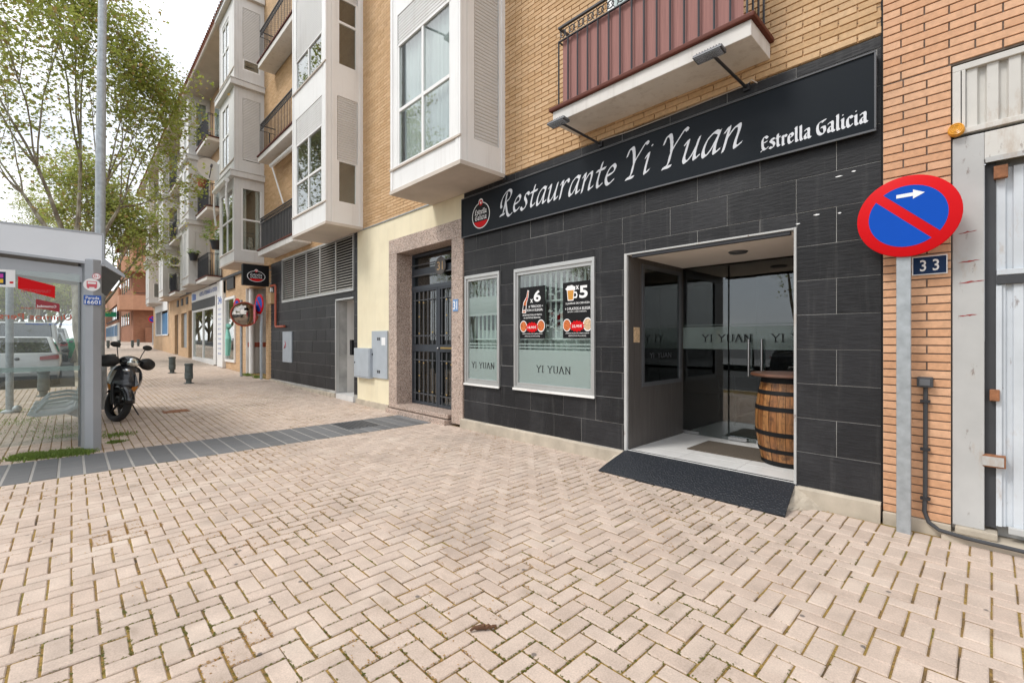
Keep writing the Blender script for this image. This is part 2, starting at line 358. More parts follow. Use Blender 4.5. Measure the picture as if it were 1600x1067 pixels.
M = dict(
 paver=m_paver(), joint=m_joint(), farpave=m_farpave(), asphalt=m_asphalt(), tile=m_tile(), granite=m_granite(), barrel=m_barrel(), mat=m_mat(), bark=m_bark(),
 slab=pm('grey_slab', (.15, .152, .156), .75, var=.18, scale=6, bmp=.35, bscale=40, rand=.16, stretch=(20, 1, 1), dirt=.35, dirtcol=(.28, .26, .235), dscale=.35),
 grout=pm('grout', (.40, .39, .37), .9, var=.35, scale=2.5), slabgrout=pm('slab_grout', (.33, .315, .295), .9),
 ybrick=m_brick('yellow_brick', (.545, .345, .175), (.65, .44, .25)), obrick=m_brick('orange_brick', (.60, .325, .18), (.69, .41, .25)),
 ywall=m_brickwall('yellow_brick_wall', (.55, .35, .18), (.64, .43, .245), (.24, .16, .10)),
 fwall=m_brickwall('far_tan_brick_wall', (.52, .33, .18), (.60, .40, .235), (.36, .26, .17)),
 rwall=m_brickwall('red_brick_wall', (.33, .135, .075), (.40, .18, .10), (.22, .13, .09)),
 ocl=pm('orange_render', (.56, .29, .18), .85, var=.08),
 mortar=pm('dark_mortar', (.15, .095, .06), .95, var=.2, scale=20), omortar=pm('grey_mortar', (.20, .165, .14), .95, var=.25, scale=20),
 cream=pm('cream_render', (.82, .735, .53), .85, streak=.12, var=.07, scale=1.5, bmp=.15, bscale=80, dirt=.25, dirtcol=(.55, .42, .24)),
 concrete=pm('base_concrete', (.46, .40, .32), .9, var=.2, scale=4, bmp=.4, bscale=45, dirt=.5, dirtcol=(.2, .17, .13), dscale=2.5),
 white=pm('white_panel', (.84, .83, .81), .45, streak=.2, var=.04, scale=1.2, dirt=.18, dirtcol=(.5, .44, .38), dscale=.9),
 greypanel=pm('grey_panel', (.67, .655, .63), .5, streak=.2, var=.06, scale=1.2, dirt=.25, dirtcol=(.36, .32, .28), dscale=.9),
 shutter=pm('shutter_slats', (.62, .61, .59), .5, var=.05), render_w=pm('white_render', (.72, .69, .65), .85, streak=.4, var=.06, scale=2, bmp=.2, bscale=40, dirt=.3, dirtcol=(.42, .36, .3), dscale=1.6),
 soffit=pm('soffit_render', (.60, .53, .46), .9, var=.1, scale=2, dirt=.35, dirtcol=(.35, .28, .22), dscale=1.2),
 terracotta=pm('terracotta_edge', (.12, .036, .024), .6, var=.15, scale=6, spec=.2), iron=pm('black_iron', (.035, .035, .04), .45, .3, var=.2),
 ironlt=pm('grey_iron', (.13, .135, .145), .45, .4, var=.15), reed=pm('red_screen', (.33, .155, .135), .8, var=.2, scale=5, stretch=(30, 30, .5)),
 alu=pm('aluminium', (.52, .52, .51), .38, .6, var=.06), doorgrey=pm('door_grey_paint', (.045, .053, .065), .4, .2, var=.1), brass=pm('brass', (.5, .34, .12), .35, .9),
 galv=pm('galvanised', (.40, .43, .45), .5, .55, var=.2, scale=14), steel=pm('steel', (.55, .55, .55), .25, .9),
 sign=pm('sign_panel', (.009, .0125, .017), .45, var=.06, scale=1, spec=.14), letter=pm('silver_letter', (.66, .67, .70), .4, .1, var=.03),
 wtxt=pm('white_print', (.85, .85, .85), .5, var=.01), black=pm('black', (.010, .010, .011), .55, var=.05, spec=.2), red=pm('sign_red', (.62, .006, .010), .5, var=.03, spec=.12),
 blue=pm('sign_blue', (.004, .075, .46), .5, var=.03, spec=.12), navy=pm('plate_blue', (.008, .028, .085), .45, var=.05, spec=.2), plateblue=pm('tile_blue', (.16, .30, .55), .4), parblue=pm('print_blue', (.02, .10, .42), .4),
 gatewhite=m_rustpaint('gate_white_paint', (.62, .60, .56), .6), gategrey=m_rustpaint('gate_post_paint', (.48, .48, .47), .65), gateblue=m_rustpaint('gate_leaf_paint', (.60, .64, .68), .6), rust=pm('rust', (.26, .11, .05), .8, var=.4, scale=30),
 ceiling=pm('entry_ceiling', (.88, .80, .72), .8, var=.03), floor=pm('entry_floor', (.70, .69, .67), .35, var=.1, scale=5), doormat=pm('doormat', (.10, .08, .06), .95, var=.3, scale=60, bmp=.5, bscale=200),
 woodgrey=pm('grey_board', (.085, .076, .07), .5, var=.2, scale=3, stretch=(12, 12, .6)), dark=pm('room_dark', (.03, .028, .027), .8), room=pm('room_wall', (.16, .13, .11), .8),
 blind=pm('blind', (.70, .71, .68), .7, var=.04), curtain=pm('curtain', (.74, .74, .73), .8, var=.04), cabinet=pm('cabinet_grey', (.40, .44, .48), .5, var=.08, scale=4, dirt=.2, dirtcol=(.25, .25, .26), dscale=3),
 pipe=pm('red_pipe', (.42, .09, .045), .5, var=.15), pvc=pm('dark_conduit', (.045, .047, .052), .6, var=.2), orange=pm('amber_lens', (.75, .33, .02), .25, var=.15, scale=30), wood=pm('pale_wood', (.5, .33, .17), .6),
 tyre=pm('tyre', (.018, .018, .019), .8, var=.2, scale=20), rim=pm('rim', (.42, .42, .43), .35, .8), scoot=pm('scooter_paint', (.022, .023, .028), .25, .3, var=.05, coat=.6), scootblk=pm('scooter_plastic', (.016, .016, .017), .55),
 chrome=pm('chrome', (.75, .75, .76), .12, 1.0), amber=pm('indicator', (.60, .23, .04), .2), carwhite=pm('car_white', (.56, .57, .58), .3, var=.02, coat=.7), carsilver=pm('car_silver', (.32, .33, .35), .3, .5, coat=.7),
 cardark=pm('car_dark', (.03, .033, .04), .25, .3, coat=.8), carred=pm('tail_red', (.30, .015, .012), .2, coat=.5), bollard=pm('bollard_iron', (.085, .10, .095), .55, .3, var=.25, scale=20, dirt=.4, dirtcol=(.2, .2, .18), dscale=9),
 shelter=pm('shelter_alu', (.37, .385, .405), .45, .4, var=.05), fascia=pm('shelter_fascia', (.74, .77, .81), .5, var=.03), roofdark=pm('shelter_roof', (.14, .14, .137), .6), seatgrey=pm('seat_grey', (.35, .40, .43), .4, var=.05),
 moss=m_leaf('grass_green', (.13, .21, .035), (.26, .34, .08)), leaf=m_leaf('plane_leaf', (.25, .31, .055), (.48, .50, .14)), leafb=m_leaf('catkin_leaf', (.30, .22, .08), (.42, .30, .12)),
 litter=m_leaf('litter', (.36, .19, .045), (.50, .31, .10)), pot=pm('pot', (.36, .12, .06), .8), dish=pm('dish', (.70, .70, .69), .5, var=.03), roof=pm('roof_tile', (.26, .10, .06), .8, var=.2),
 pinkred=pm('faded_red', (.62, .10, .13), .5), green=pm('green_sign', (.01, .30, .14), .4), bluepaint=pm('blue_grille', (.03, .15, .32), .5), beer=pm('beer_amber', (.62, .28, .04), .4), food=pm('food_orange', (.55, .14, .03), .6, var=.6, scale=60), foodb=pm('food_pale', (.6, .42, .25), .6, var=.5, scale=60),
 catw=pm('cat_fur', (.55, .47, .40), .9, var=.5, scale=14),
 bark2=pm('dry_leaf', (.10, .045, .02), .8, var=.4, scale=60), jmoss=m_leaf('joint_moss', (.20, .17, .03), (.12, .15, .025)), jamb=m_rustpaint('jamb_paint', (.50, .50, .49), .8), trim=pm('sign_trim', (.10, .103, .11), .5, .3), darkred=pm('scuff_red', (.30, .045, .04), .7, var=.3, scale=60),
 glass=glass('clear_glass'), dglass=glass('dark_glass', (.60, .65, .64), 1.0, f0=.105), bayglass=glass('bay_glass', (.84, .88, .87), 1.0, f0=.11), shopglass=glass('shop_glass', (.80, .86, .84), 1.0, f0=.09),
 frost=glass('frosted_film', (.75, .84, .82), .6, .40, (.56, .64, .615), .1), frostd=glass('door_film', (.75, .84, .82), .8, .38, (.42, .50, .48), .05), shglass=glass('shelter_glass', (.90, .93, .92), 1.0, .05, (.6, .65, .63)),
 carglass=glass('car_glass', (.35, .39, .39), 1.0, f0=.12), mirror=pm('mirror', (.42, .38, .34), .06, 1.0, var=0),
)
# ------------------------------------------------------------------ lettering
def text(name, s, mat, parent, o, ux, uz, w=None, h=None, ex=.001, off=0.0, mirror=False):
    """flat built-in lettering; o = lower left corner, ux/uz = direction vectors, fitted to w and h"""
    cu = bpy.data.curves.new(name, 'FONT'); cu.body = s; cu.size = 1; cu.offset = off; cu.resolution_u = 3
    ob = bpy.data.objects.new(name, cu); COL.objects.link(ob)
    dg = bpy.context.evaluated_depsgraph_get(); me = bpy.data.meshes.new_from_object(ob.evaluated_get(dg))
    bpy.data.objects.remove(ob)
    n = len(me.vertices); a = np.zeros(n*3); me.vertices.foreach_get('co', a); a = a.reshape(-1, 3)
    lo = a.min(0); hi = a.max(0); sx = hi[0]-lo[0]; sy = hi[1]-lo[1]
    if w and h: kx, ky = w/sx, h/sy
    elif w: kx = ky = w/sx
    else: kx = ky = h/sy
    o = Vector(o); ux = Vector(ux).normalized(); uz = Vector(uz).normalized()
    c = (hi-lo)/2
    P = np.zeros((n, 3))
    for i in range(n):
        px = (a[i, 0]-lo[0])*kx
        if mirror: px = sx*kx-px
        q = ux*px+uz*((a[i, 1]-lo[1])*ky)
        P[i] = q[:]
    me.vertices.foreach_set('co', P.ravel()); me.update(); me.materials.clear(); me.materials.append(mat)
    return link(bpy.data.objects.new(name, me), parent, o)
FX, FZ = (1, 0, 0), (0, 0, 1)
GL = {  # pen skeletons of a chancery italic hand (upright, sheared later): width, strokes
 'R': (.60, [[(.03,.27),(-.03,.33),(-.04,.5),(.05,.67),(.22,.78),(.38,.75),(.43,.63),(.36,.49),(.20,.42)], [(.19,.70),(.18,.35),(.15,.05),(.02,.0)], [(.04,.01),(.24,.03)], [(.20,.42),(.29,.22),(.41,.0),(.54,-.07),(.66,.0)]]),
 'e': (.40, [[(.06,.25),(.27,.30),(.33,.41),(.24,.5),(.11,.41),(.06,.22),(.12,.06),(.22,.02),(.36,.11)]]),
 's': (.36, [[(.32,.43),(.24,.5),(.14,.46),(.13,.36),(.22,.26),(.27,.14),(.20,.03),(.10,.0),(.01,.08)]]),
 't': (.30, [[(.15,.66),(.12,.45),(.10,.15),(.16,.02),(.29,.09)], [(.0,.46),(.29,.49)]]),
 'a': (.47, [[(.36,.46),(.24,.5),(.09,.36),(.05,.13),(.12,.01),(.24,.12),(.34,.38)], [(.37,.50),(.33,.2),(.36,.03),(.47,.09)]]),
 'u': (.48, [[(.0,.41),(.08,.5),(.08,.3),(.07,.1),(.14,.01),(.26,.12),(.35,.36)], [(.37,.5),(.34,.2),(.37,.03),(.48,.09)]]),
 'r': (.36, [[(.0,.41),(.08,.5),(.09,.3),(.08,.0)], [(.09,.27),(.18,.44),(.28,.5),(.34,.43)]]),
 'n': (.48, [[(.0,.41),(.08,.5),(.08,.25),(.07,.0)], [(.08,.25),(.2,.44),(.31,.49),(.34,.38),(.32,.15),(.35,.03),(.47,.09)]]),
 'Y': (.56, [[(-.03,.60),(.0,.74),(.10,.77),(.18,.62),(.25,.38)], [(.58,.76),(.50,.80),(.38,.62),(.25,.37),(.23,.1),(.12,.0)], [(.10,.01),(.32,.02)]]),
 'i': (.22, [[(.0,.41),(.08,.5),(.07,.2),(.09,.03),(.2,.09)], [(.12,.67),(.14,.69)]]), ' ': (.24, []),
}
GB = {  # the same for an upright black letter hand
 'E': (.50, [[(.44,.62),(.30,.72),(.14,.64),(.10,.40),(.14,.12),(.28,.02),(.48,.12)], [(.12,.38),(.40,.44)], [(.0,-.06),(.16,.06)]]),
 's': (.40, [[(.34,.46),(.20,.5),(.10,.40),(.30,.24),(.32,.10),(.18,.0),(.04,.06)]]), 't': (.30, [[(.13,.66),(.13,.10),(.24,.01)], [(.02,.47),(.27,.49)]]),
 'r': (.36, [[(.04,.44),(.12,.46),(.12,.04),(.20,.0)], [(.14,.40),(.25,.5),(.34,.42)]]), 'e': (.40, [[(.10,.28),(.34,.36),(.24,.5),(.10,.40),(.09,.10),(.20,.0),(.36,.10)]]),
 'l': (.24, [[(.05,.72),(.11,.70),(.11,.08),(.21,.0)]]), 'a': (.44, [[(.06,.42),(.20,.5),(.30,.44),(.30,.08),(.40,.0)], [(.30,.30),(.12,.24),(.08,.10),(.16,.01),(.30,.10)]]),
 'G': (.58, [[(.52,.70),(.30,.66),(.12,.56),(.08,.30),(.16,.08),(.34,.0),(.48,.10),(.46,.34),(.30,.36)], [(.34,.60),(.56,.72)]]),
 'i': (.24, [[(.04,.44),(.11,.46),(.11,.08),(.21,.0)], [(.10,.66),(.13,.68)]]), 'c': (.38, [[(.34,.42),(.22,.5),(.10,.40),(.09,.12),(.20,.0),(.35,.10)]]), ' ': (.22, []),
}
GS = {  # roman capitals with thin serifs for the window film
 'Y': (.58, [[(.04,.7),(.27,.35)], [(.52,.7),(.27,.35)], [(.27,.36),(.27,.0)], [(-.05,.7),(.15,.7)], [(.42,.7),(.60,.7)], [(.15,.0),(.39,.0)]]),
 'I': (.34, [[(.14,.0),(.14,.7)], [(.02,.0),(.26,.0)], [(.02,.7),(.26,.7)]]), ' ': (.3, []),
 'U': (.64, [[(.12,.7),(.12,.22),(.18,.05),(.32,.0),(.45,.05),(.51,.22),(.51,.7)], [(.0,.7),(.24,.7)], [(.42,.7),(.60,.7)]]),
 'A': (.62, [[(.06,.0),(.28,.72)], [(.28,.72),(.52,.0)], [(.13,.25),(.43,.25)], [(-.03,.0),(.16,.0)], [(.42,.0),(.62,.0)]]),
 'N': (.66, [[(.11,.0),(.11,.7)], [(.11,.7),(.53,.0)], [(.53,.0),(.53,.7)], [(.0,.0),(.22,.0)], [(-.02,.7),(.14,.7)], [(.43,.7),(.63,.7)]]),
}
def smooth_pts(p, k=6):
    if len(p) < 3: return p
    out = []
    for i in range(len(p)-1):
        p0 = p[max(i-1, 0)]; p1 = p[i]; p2 = p[i+1]; p3 = p[min(i+2, len(p)-1)]
        for j in range(k):
            t = j/k
            out.append(tuple(.5*(2*p1[d]+(p2[d]-p0[d])*t+(2*p0[d]-5*p1[d]+4*p2[d]-p3[d])*t*t+(3*p1[d]-p0[d]-3*p2[d]+p3[d])*t**3) for d in (0, 1)))
    return out+[p[-1]]
def pen_text(name, s, glyphs, mat, parent, x0, x1, zb, em, Y, shear=.22, nib=.05, ang=42, thin=.011, res=None, ydir=-1, dz=0.0):
    segs = []; adv = 0
    for ch in s:
        w, st = glyphs[ch]
        for pl in st:
            q = smooth_pts(pl)
            q = [(adv+x+shear*y, y) for x, y in q]
            segs += list(zip(q[:-1], q[1:]))
        adv += w+.035
    kx = (x1-x0)/adv; res = res or em/150
    W = int((x1-x0)*1.12/res)+8; Hh = int(em*1.15/res)+8; zoff = .16*em
    g = np.zeros((Hh, W), bool); nv = (math.cos(R(ang))*nib*em, math.sin(R(ang))*nib*em)
    th = thin*em
    for (a, b) in segs:
        A = np.array([a[0]*kx+.04*(x1-x0), a[1]*em+zoff]); B = np.array([b[0]*kx+.04*(x1-x0), b[1]*em+zoff])
        mx = max(abs(nv[0]), th)+res; mz = max(abs(nv[1]), th)+res
        i0 = max(int((min(A[0], B[0])-mx)/res), 0); i1 = min(int((max(A[0], B[0])+mx)/res)+2, W)
        j0 = max(int((min(A[1], B[1])-mz)/res), 0); j1 = min(int((max(A[1], B[1])+mz)/res)+2, Hh)
        X, Z = np.meshgrid((np.arange(i0, i1)+.5)*res-A[0], (np.arange(j0, j1)+.5)*res-A[1])
        d = B-A; det = d[0]*nv[1]-d[1]*nv[0]
        L2 = d@d+1e-12; t = np.clip((X*d[0]+Z*d[1])/L2, 0, 1); m = (X-t*d[0])**2+(Z-t*d[1])**2 < th*th
        if abs(det) > 1e-9:
            s_ = (X*nv[1]-Z*nv[0])/det; w_ = (d[0]*Z-d[1]*X)/det
            m |= (s_ >= -.02) & (s_ <= 1.02) & (np.abs(w_) <= 1)
        g[j0:j1, i0:i1] |= m
    vv = []; ff = []
    for j in range(Hh):
        row = np.flatnonzero(np.diff(np.concatenate(([0], g[j].astype(int), [0]))))
        for k in range(0, len(row), 2):
            xa = x0-.04*(x1-x0)+row[k]*res; xb = x0-.04*(x1-x0)+row[k+1]*res; za = zb-zoff+j*res
            b = len(vv); vv += [(xa, Y, za), (xb, Y, za), (xb, Y, za+res), (xa, Y, za+res)]; ff.append((b, b+1, b+2, b+3))
    mb = MB(); mb.v = vv; mb.f = ff
    return mb.build(name, mat, parent, fix=False)
# ------------------------------------------------------------------ the setting: ground, road, pavement
def sheet(name, mat, xs, ys, dz, zf=gz):
    vv = [(x, (y(x) if callable(y) else y), zf(x)+dz) for x in xs for y in ys]; n = len(ys)
    ff = [(i*n+j, i*n+j+1, (i+1)*n+j+1, (i+1)*n+j) for i in range(len(xs)-1) for j in range(n-1)]
    return MB().add(vv, ff).build(name, mat, center=False)
XS = [400, 60, 20, 8, 0, -4, -7, -8.5, -9, -9.5, -10, -11, -12, -14, -16, -20, -24, -30, -47, -60, -69, -90, -150, -400, -900]
ground = tag(sheet('ground', M['asphalt'], XS, [-700, -100, -30, -12, -8, -4, -1.5, 5, 20, 100, 700], -.14), 'grey asphalt road running along the parked cars', 'road', kind='structure')
KY = -1.55; PYB = .22; PXB = -17.4       # beyond PXB the pavement narrows to make room for the parking bays
PY0 = lambda x: KY if x > PXB-.005 else PYB
far_pave = tag(sheet('pavement', M['farpave'], [-24, -30, -47, -60, -69, -90, -150], [PYB, 1, 3, 5.2, 14], -.004), 'far end of the tan paved pavement beyond the bollards', 'pavement', kind='structure')
pave = tag(sheet('pavement', M['joint'], [8, 0, -4, -7, -8.5, -9, -9.5, -10, -11, -12, -14, -16, -17.4, -17.41, -20, -24], [PY0, 1, 3, 5.2], -.007), 'tan herringbone paved pavement before the restaurant', 'pavement', kind='structure')
pave2 = tag(sheet('pavement', M['slab'], [14, 0, -60, -110], [-20, -12.5], -.0, lambda x: gz(x)+.0), 'pavement across the street behind the viewer', 'pavement', kind='structure')
kerb = tag(MB().box(8, PXB, KY-.001, KY+.02, -.3, -.02).build('kerb', M['concrete'], center=False), 'grey stone kerb between pavement and road', 'kerb', kind='structure')
km = MB().box(-.497, .497, -.15, 0, -.2, 0).mesh('kerb_stone', bevel=.012); km.materials.append(M['concrete'])
inst('kerb_stone', km, kerb, (PXB, KY+.5, gz(PXB)+.004), (0, 0, R(-90))); inst('kerb_stone', km, kerb, (PXB, KY+1.27, gz(PXB)+.004), (0, 0, R(-90)), (.54, 1, 1))
for k in range(-78, 8):
    x = k+.1; inst('kerb_stone', km, kerb, (x, KY if x > PXB+.4 else PYB, gz(x)+.004), (0, math.atan2(gz(x-.5)-gz(x+.5), 1), 0))

SX0, SX1 = -7.93, -6.80                       # the grey slab strip across the pavement
def paver_geo(w, l, t=.035, c=.005):
    a, b = w/2, l/2
    v = []
    for (dx, dy, z) in ((a, b, -t), (a, b, -c), (a-c, b-c, 0)):
        v += [(-dx, -dy, z), (dx, -dy, z), (dx, dy, z), (-dx, dy, z)]
    f = [(8, 9, 10, 11)]
    for k in (0, 4):
        f += [(k+i, k+(i+1) % 4, k+4+(i+1) % 4, k+4+i) for i in range(4)]
    return v, f
J = .0098; cand = []
def add_rect(x0, x1, y0, y1, lim):
    if lim[3] > 4.65 and x0 >= -1.23: lim = (lim[0], lim[1], lim[2], 4.397)
    x0 = max(x0, lim[0]); x1 = min(x1, lim[1]); y0 = max(y0, lim[2]); y1 = min(y1, lim[3])
    if x1-x0 < .03 or y1-y0 < .03: return
    if x1 < PXB and y0 < PYB: return
    cx, cy = (x0+x1)/2, (y0+y1)/2; p = proj(cx, cy, gz(cx))
    if p is None or not (-160 < p[0] < 1760 and p[1] < 1250): return
    area = ((x1-x0)*(y1-y0))/p[2]**3 if (0 < p[0] < 1600 and p[1] < 1067) else 0
    cand.append((area, cx, cy, x1-x0-J, y1-y0-J))
u = .1015
# herringbone field
lim = (SX1+.01, 1.4, KY+.0, 4.66)
for i in range(-75, 20):
    for j in range(-20, 52):
        c = (i+j) % 4; x, y = i*u, j*u
        if c == 0: add_rect(x, x+2*u, y, y+u, lim)
        elif c == 2: add_rect(x, x+u, y, y+2*u, lim)
# a header course against the wall right of the door
for k in range(0, 30):
    x = -1.22+k*u
    add_rect(x, x+u, 4.40, 4.40+2*u, (-1.22, 1.4, 4.3, 4.63))
# stretcher bond beyond the strip
lim = (-24, SX0-.01, KY+.0, 4.66)
for j in range(-16, 46):
    for i in range(-121, -38):
        x = i*2*u+(u if j % 2 else 0); add_rect(x, x+2*u, j*u, j*u+u, lim)
cand.sort(key=lambda q: -q[0])
pav_mesh = {}
pvA, pfA = [], []
for k, (ar, cx, cy, w, l) in enumerate(cand):
    z = gz(cx)+random.gauss(0, .0013); jx, jy = random.gauss(0, .0012), random.gauss(0, .0012); rz = random.gauss(0, .006)
    if k < 300:
        key = (round(w, 3), round(l, 3))
        if key not in pav_mesh:
            mb = MB().add(*paver_geo(*key)); pav_mesh[key] = mb.mesh('paver', fix=False); pav_mesh[key].materials.append(M['paver'])
        inst('paver', pav_mesh[key], pave, (cx+jx, cy+jy, z), (random.gauss(0, .004), random.gauss(0, .004), rz))
    else:
        v, f = paver_geo(w, l); b = len(pvA); cr, sr = math.cos(rz), math.sin(rz)
        tx, ty = random.gauss(0, .004), random.gauss(0, .004)
        pvA += [(cx+jx+p[0]*cr-p[1]*sr, cy+jy+p[0]*sr+p[1]*cr, z+p[2]+tx*p[0]+ty*p[1]+(gz(cx+p[0])-gz(cx))) for p in v]
        pfA += [tuple(i+b for i in q) for q in f]
mb = MB(); mb.v, mb.f = pvA, pfA
tag(mb.build('paver_field', M['paver'], pave, fix=False, center=False), kind='stuff')
# grey slabs with pale joints
bx('slab_bed', M['slabgrout'], pave, SX0, SX1, KY, 4.62, -.05, -.003)
sm = MB().box(-(SX1-SX0)/2+.004, (SX1-SX0)/2-.004, -.092, .092, -.04, 0).mesh('slab', bevel=.003); sm.materials.append(M['slab'])
k = 0
y = KY+.1
while y < 4.6:
    inst('slab', sm, pave, ((SX0+SX1)/2, y, .001+random.gauss(0, .001))); y += .207
# leaf and catkin litter caught in the joints
from mathutils import noise as mn
rl = random.Random(3)
def scatter(n_of, smin, smax, up, free):
    v, f = [], []
    for (ar, cx, cy, w, l) in cand[:4200]:
        for _ in range(n_of(cx, cy)):
            if rl.random() > free:
                if rl.random() < .5: px, py = cx+rl.choice((-1, 1))*(w/2+J/2), cy+rl.uniform(-.5, .5)*l
                else: px, py = cx+rl.uniform(-.5, .5)*w, cy+rl.choice((-1, 1))*(l/2+J/2)
            else: px, py = cx+rl.uniform(-.6, .6)*w, cy+rl.uniform(-.6, .6)*l
            px += rl.gauss(0, .0045); py += rl.gauss(0, .0045); s = rl.uniform(smin, smax); a = rl.random()*6.3; z = gz(px)+up+rl.random()*.004; b = len(v); e = rl.uniform(.35, .8)
            for t, q in ((0, 1), (1.57, e), (3.14, 1), (4.71, e)): v.append((px+math.cos(a+t)*s*q, py+math.sin(a+t)*s*q, z+rl.uniform(-.001, .003)))
            f.append((b, b+1, b+2, b+3))
    mb = MB(); mb.v, mb.f = v, f; return mb
def gpx(px, py): r_ = ray(px, py); t = -CAMH/r_[2]; return r_[0]*t, r_[1]*t
CLUMPS = [(*gpx(px, py), r_, k) for px, py, r_, k in ((190, 832, .17, 60), (160, 845, .12, 40), (400, 990, .09, 70), (375, 1005, .09, 40), (1032, 940, .08, 50), (875, 962, .07, 40), (330, 1052, .08, 40), (300, 840, .14, 16), (560, 1010, .08, 22))]
def n_cat(x, y):
    d = mn.noise(Vector((x*.9, y*.9, 3.1)))+.5*mn.noise(Vector((x*2.7, y*2.7, 8.0)))+(.12 if x < -1.5 else -.25)
    n = int(max(d, 0)*95*rl.random()**1.2)
    for (cx, cy, r_, k) in CLUMPS:
        if math.hypot(x-cx, y-cy) < r_: n += k*2
    return n
def n_moss(x, y):
    d = mn.noise(Vector((x*.55+5, y*.55, 1.7)))+.5*mn.noise(Vector((x*1.9, y*1.9, 4.0)))+(.18 if x > -2.2 else .02)
    return int(max(d, 0)*85*rl.random())
tag(scatter(n_cat, .0026, .0075, .001, .14).build('leaf_litter', M['litter'], fix=False), 'orange brown catkin litter lying in the paving joints', 'litter', kind='stuff')
tag(scatter(n_moss, .0035, .009, -.004, .0).build('joint_moss', M['jmoss'], fix=False), 'olive green moss growing in the paving joints', 'moss', kind='stuff')
dx, dy = gpx(755, 985)
q = MB(); rdl = random.Random(9); pts = [(dx-.035+.07*i/9, dy-.05+.11*i/9+rdl.gauss(0, .006), .008+.012*abs(math.sin(i*1.3))) for i in range(10)]
q.tube(pts, [.004+.010*math.sin(math.pi*(i+.6)/10)*rdl.uniform(.6, 1.3) for i in range(10)], 7)
tag(q.build('dry_leaf', M['bark2'], None, smooth=True), 'curled dark brown dry leaf lying on the paving in the foreground', 'leaf')
# grass and moss tufts
def tuft(name, label, pts, n, h, wd):
    v, f = [], []; rr = random.Random(len(label))
    for _ in range(n):
        c = rr.choice(pts); x = c[0]+rr.gauss(0, c[2]); y = c[1]+rr.gauss(0, c[3]); a = rr.random()*6.3; hh = h*rr.uniform(.4, 1.1); z = gz(x)
        lx, ly = math.cos(a)*hh*rr.uniform(.2, .9), math.sin(a)*hh*rr.uniform(.2, .9); b = len(v); px, py = -math.sin(a)*wd, math.cos(a)*wd
        v += [(x-px, y-py, z-.002), (x+px, y+py, z-.002), (x+lx*.6+px*.8, y+ly*.6+py*.8, z+hh*.7), (x+lx, y+ly, z+hh*.9)]
        f += [(b, b+1, b+2), (b, b+2, b+3)]
    mb = MB(); mb.v, mb.f = v, f
    return tag(mb.build(name, M['moss'], fix=False), label, 'grass', kind='stuff')
tuft('grass_tuft', 'thick green grass growing at the foot of the bus shelter post', [(-8.10-.012*i, .13-.055*i, .085, .05) for i in range(12)], 5200, .055, .005)
tuft('grass_tuft', 'thin green moss in joints under the shelter seat', [(-9.6, .05, .1, .2), (-10.4, -.2, .3, .3), (-11.6, -.6, .3, .2), (-13.1, -.9, .15, .15), (-8.6, .45, .04, .05), (-9.2, .5, .1, .1)], 2200, .03, .006)
tuft('grass_tuft', 'small weed at the garage corner post', [(-17.2, 4.55, .12, .06), (-18.3, 4.5, .2, .06)], 500, .09, .008)
mh = empty('manhole_cover', (-7.55, 3.5, 0)); tag(mh, 'dark rectangular metal cover set in the grey slab strip', 'manhole cover')
bx('plate', M['ironlt'], mh, -7.86, -7.18, 3.22, 3.78, -.02, .006, .002)
for k in range(9): bx('rib', M['iron'], mh, -7.82, -7.22, 3.26+k*.06, 3.28+k*.06, .005, .010)
dc = empty('drain_cover', (-10.2, 1.6, gz(-10.2))); tag(dc, 'small rusty metal cover in paving beside the scooter', 'drain cover')
bx('plate', M['rust'], dc, -11.4, -11.0, 1.28, 1.7, gz(-11.2)-.02, gz(-11.2)+.005, .002)

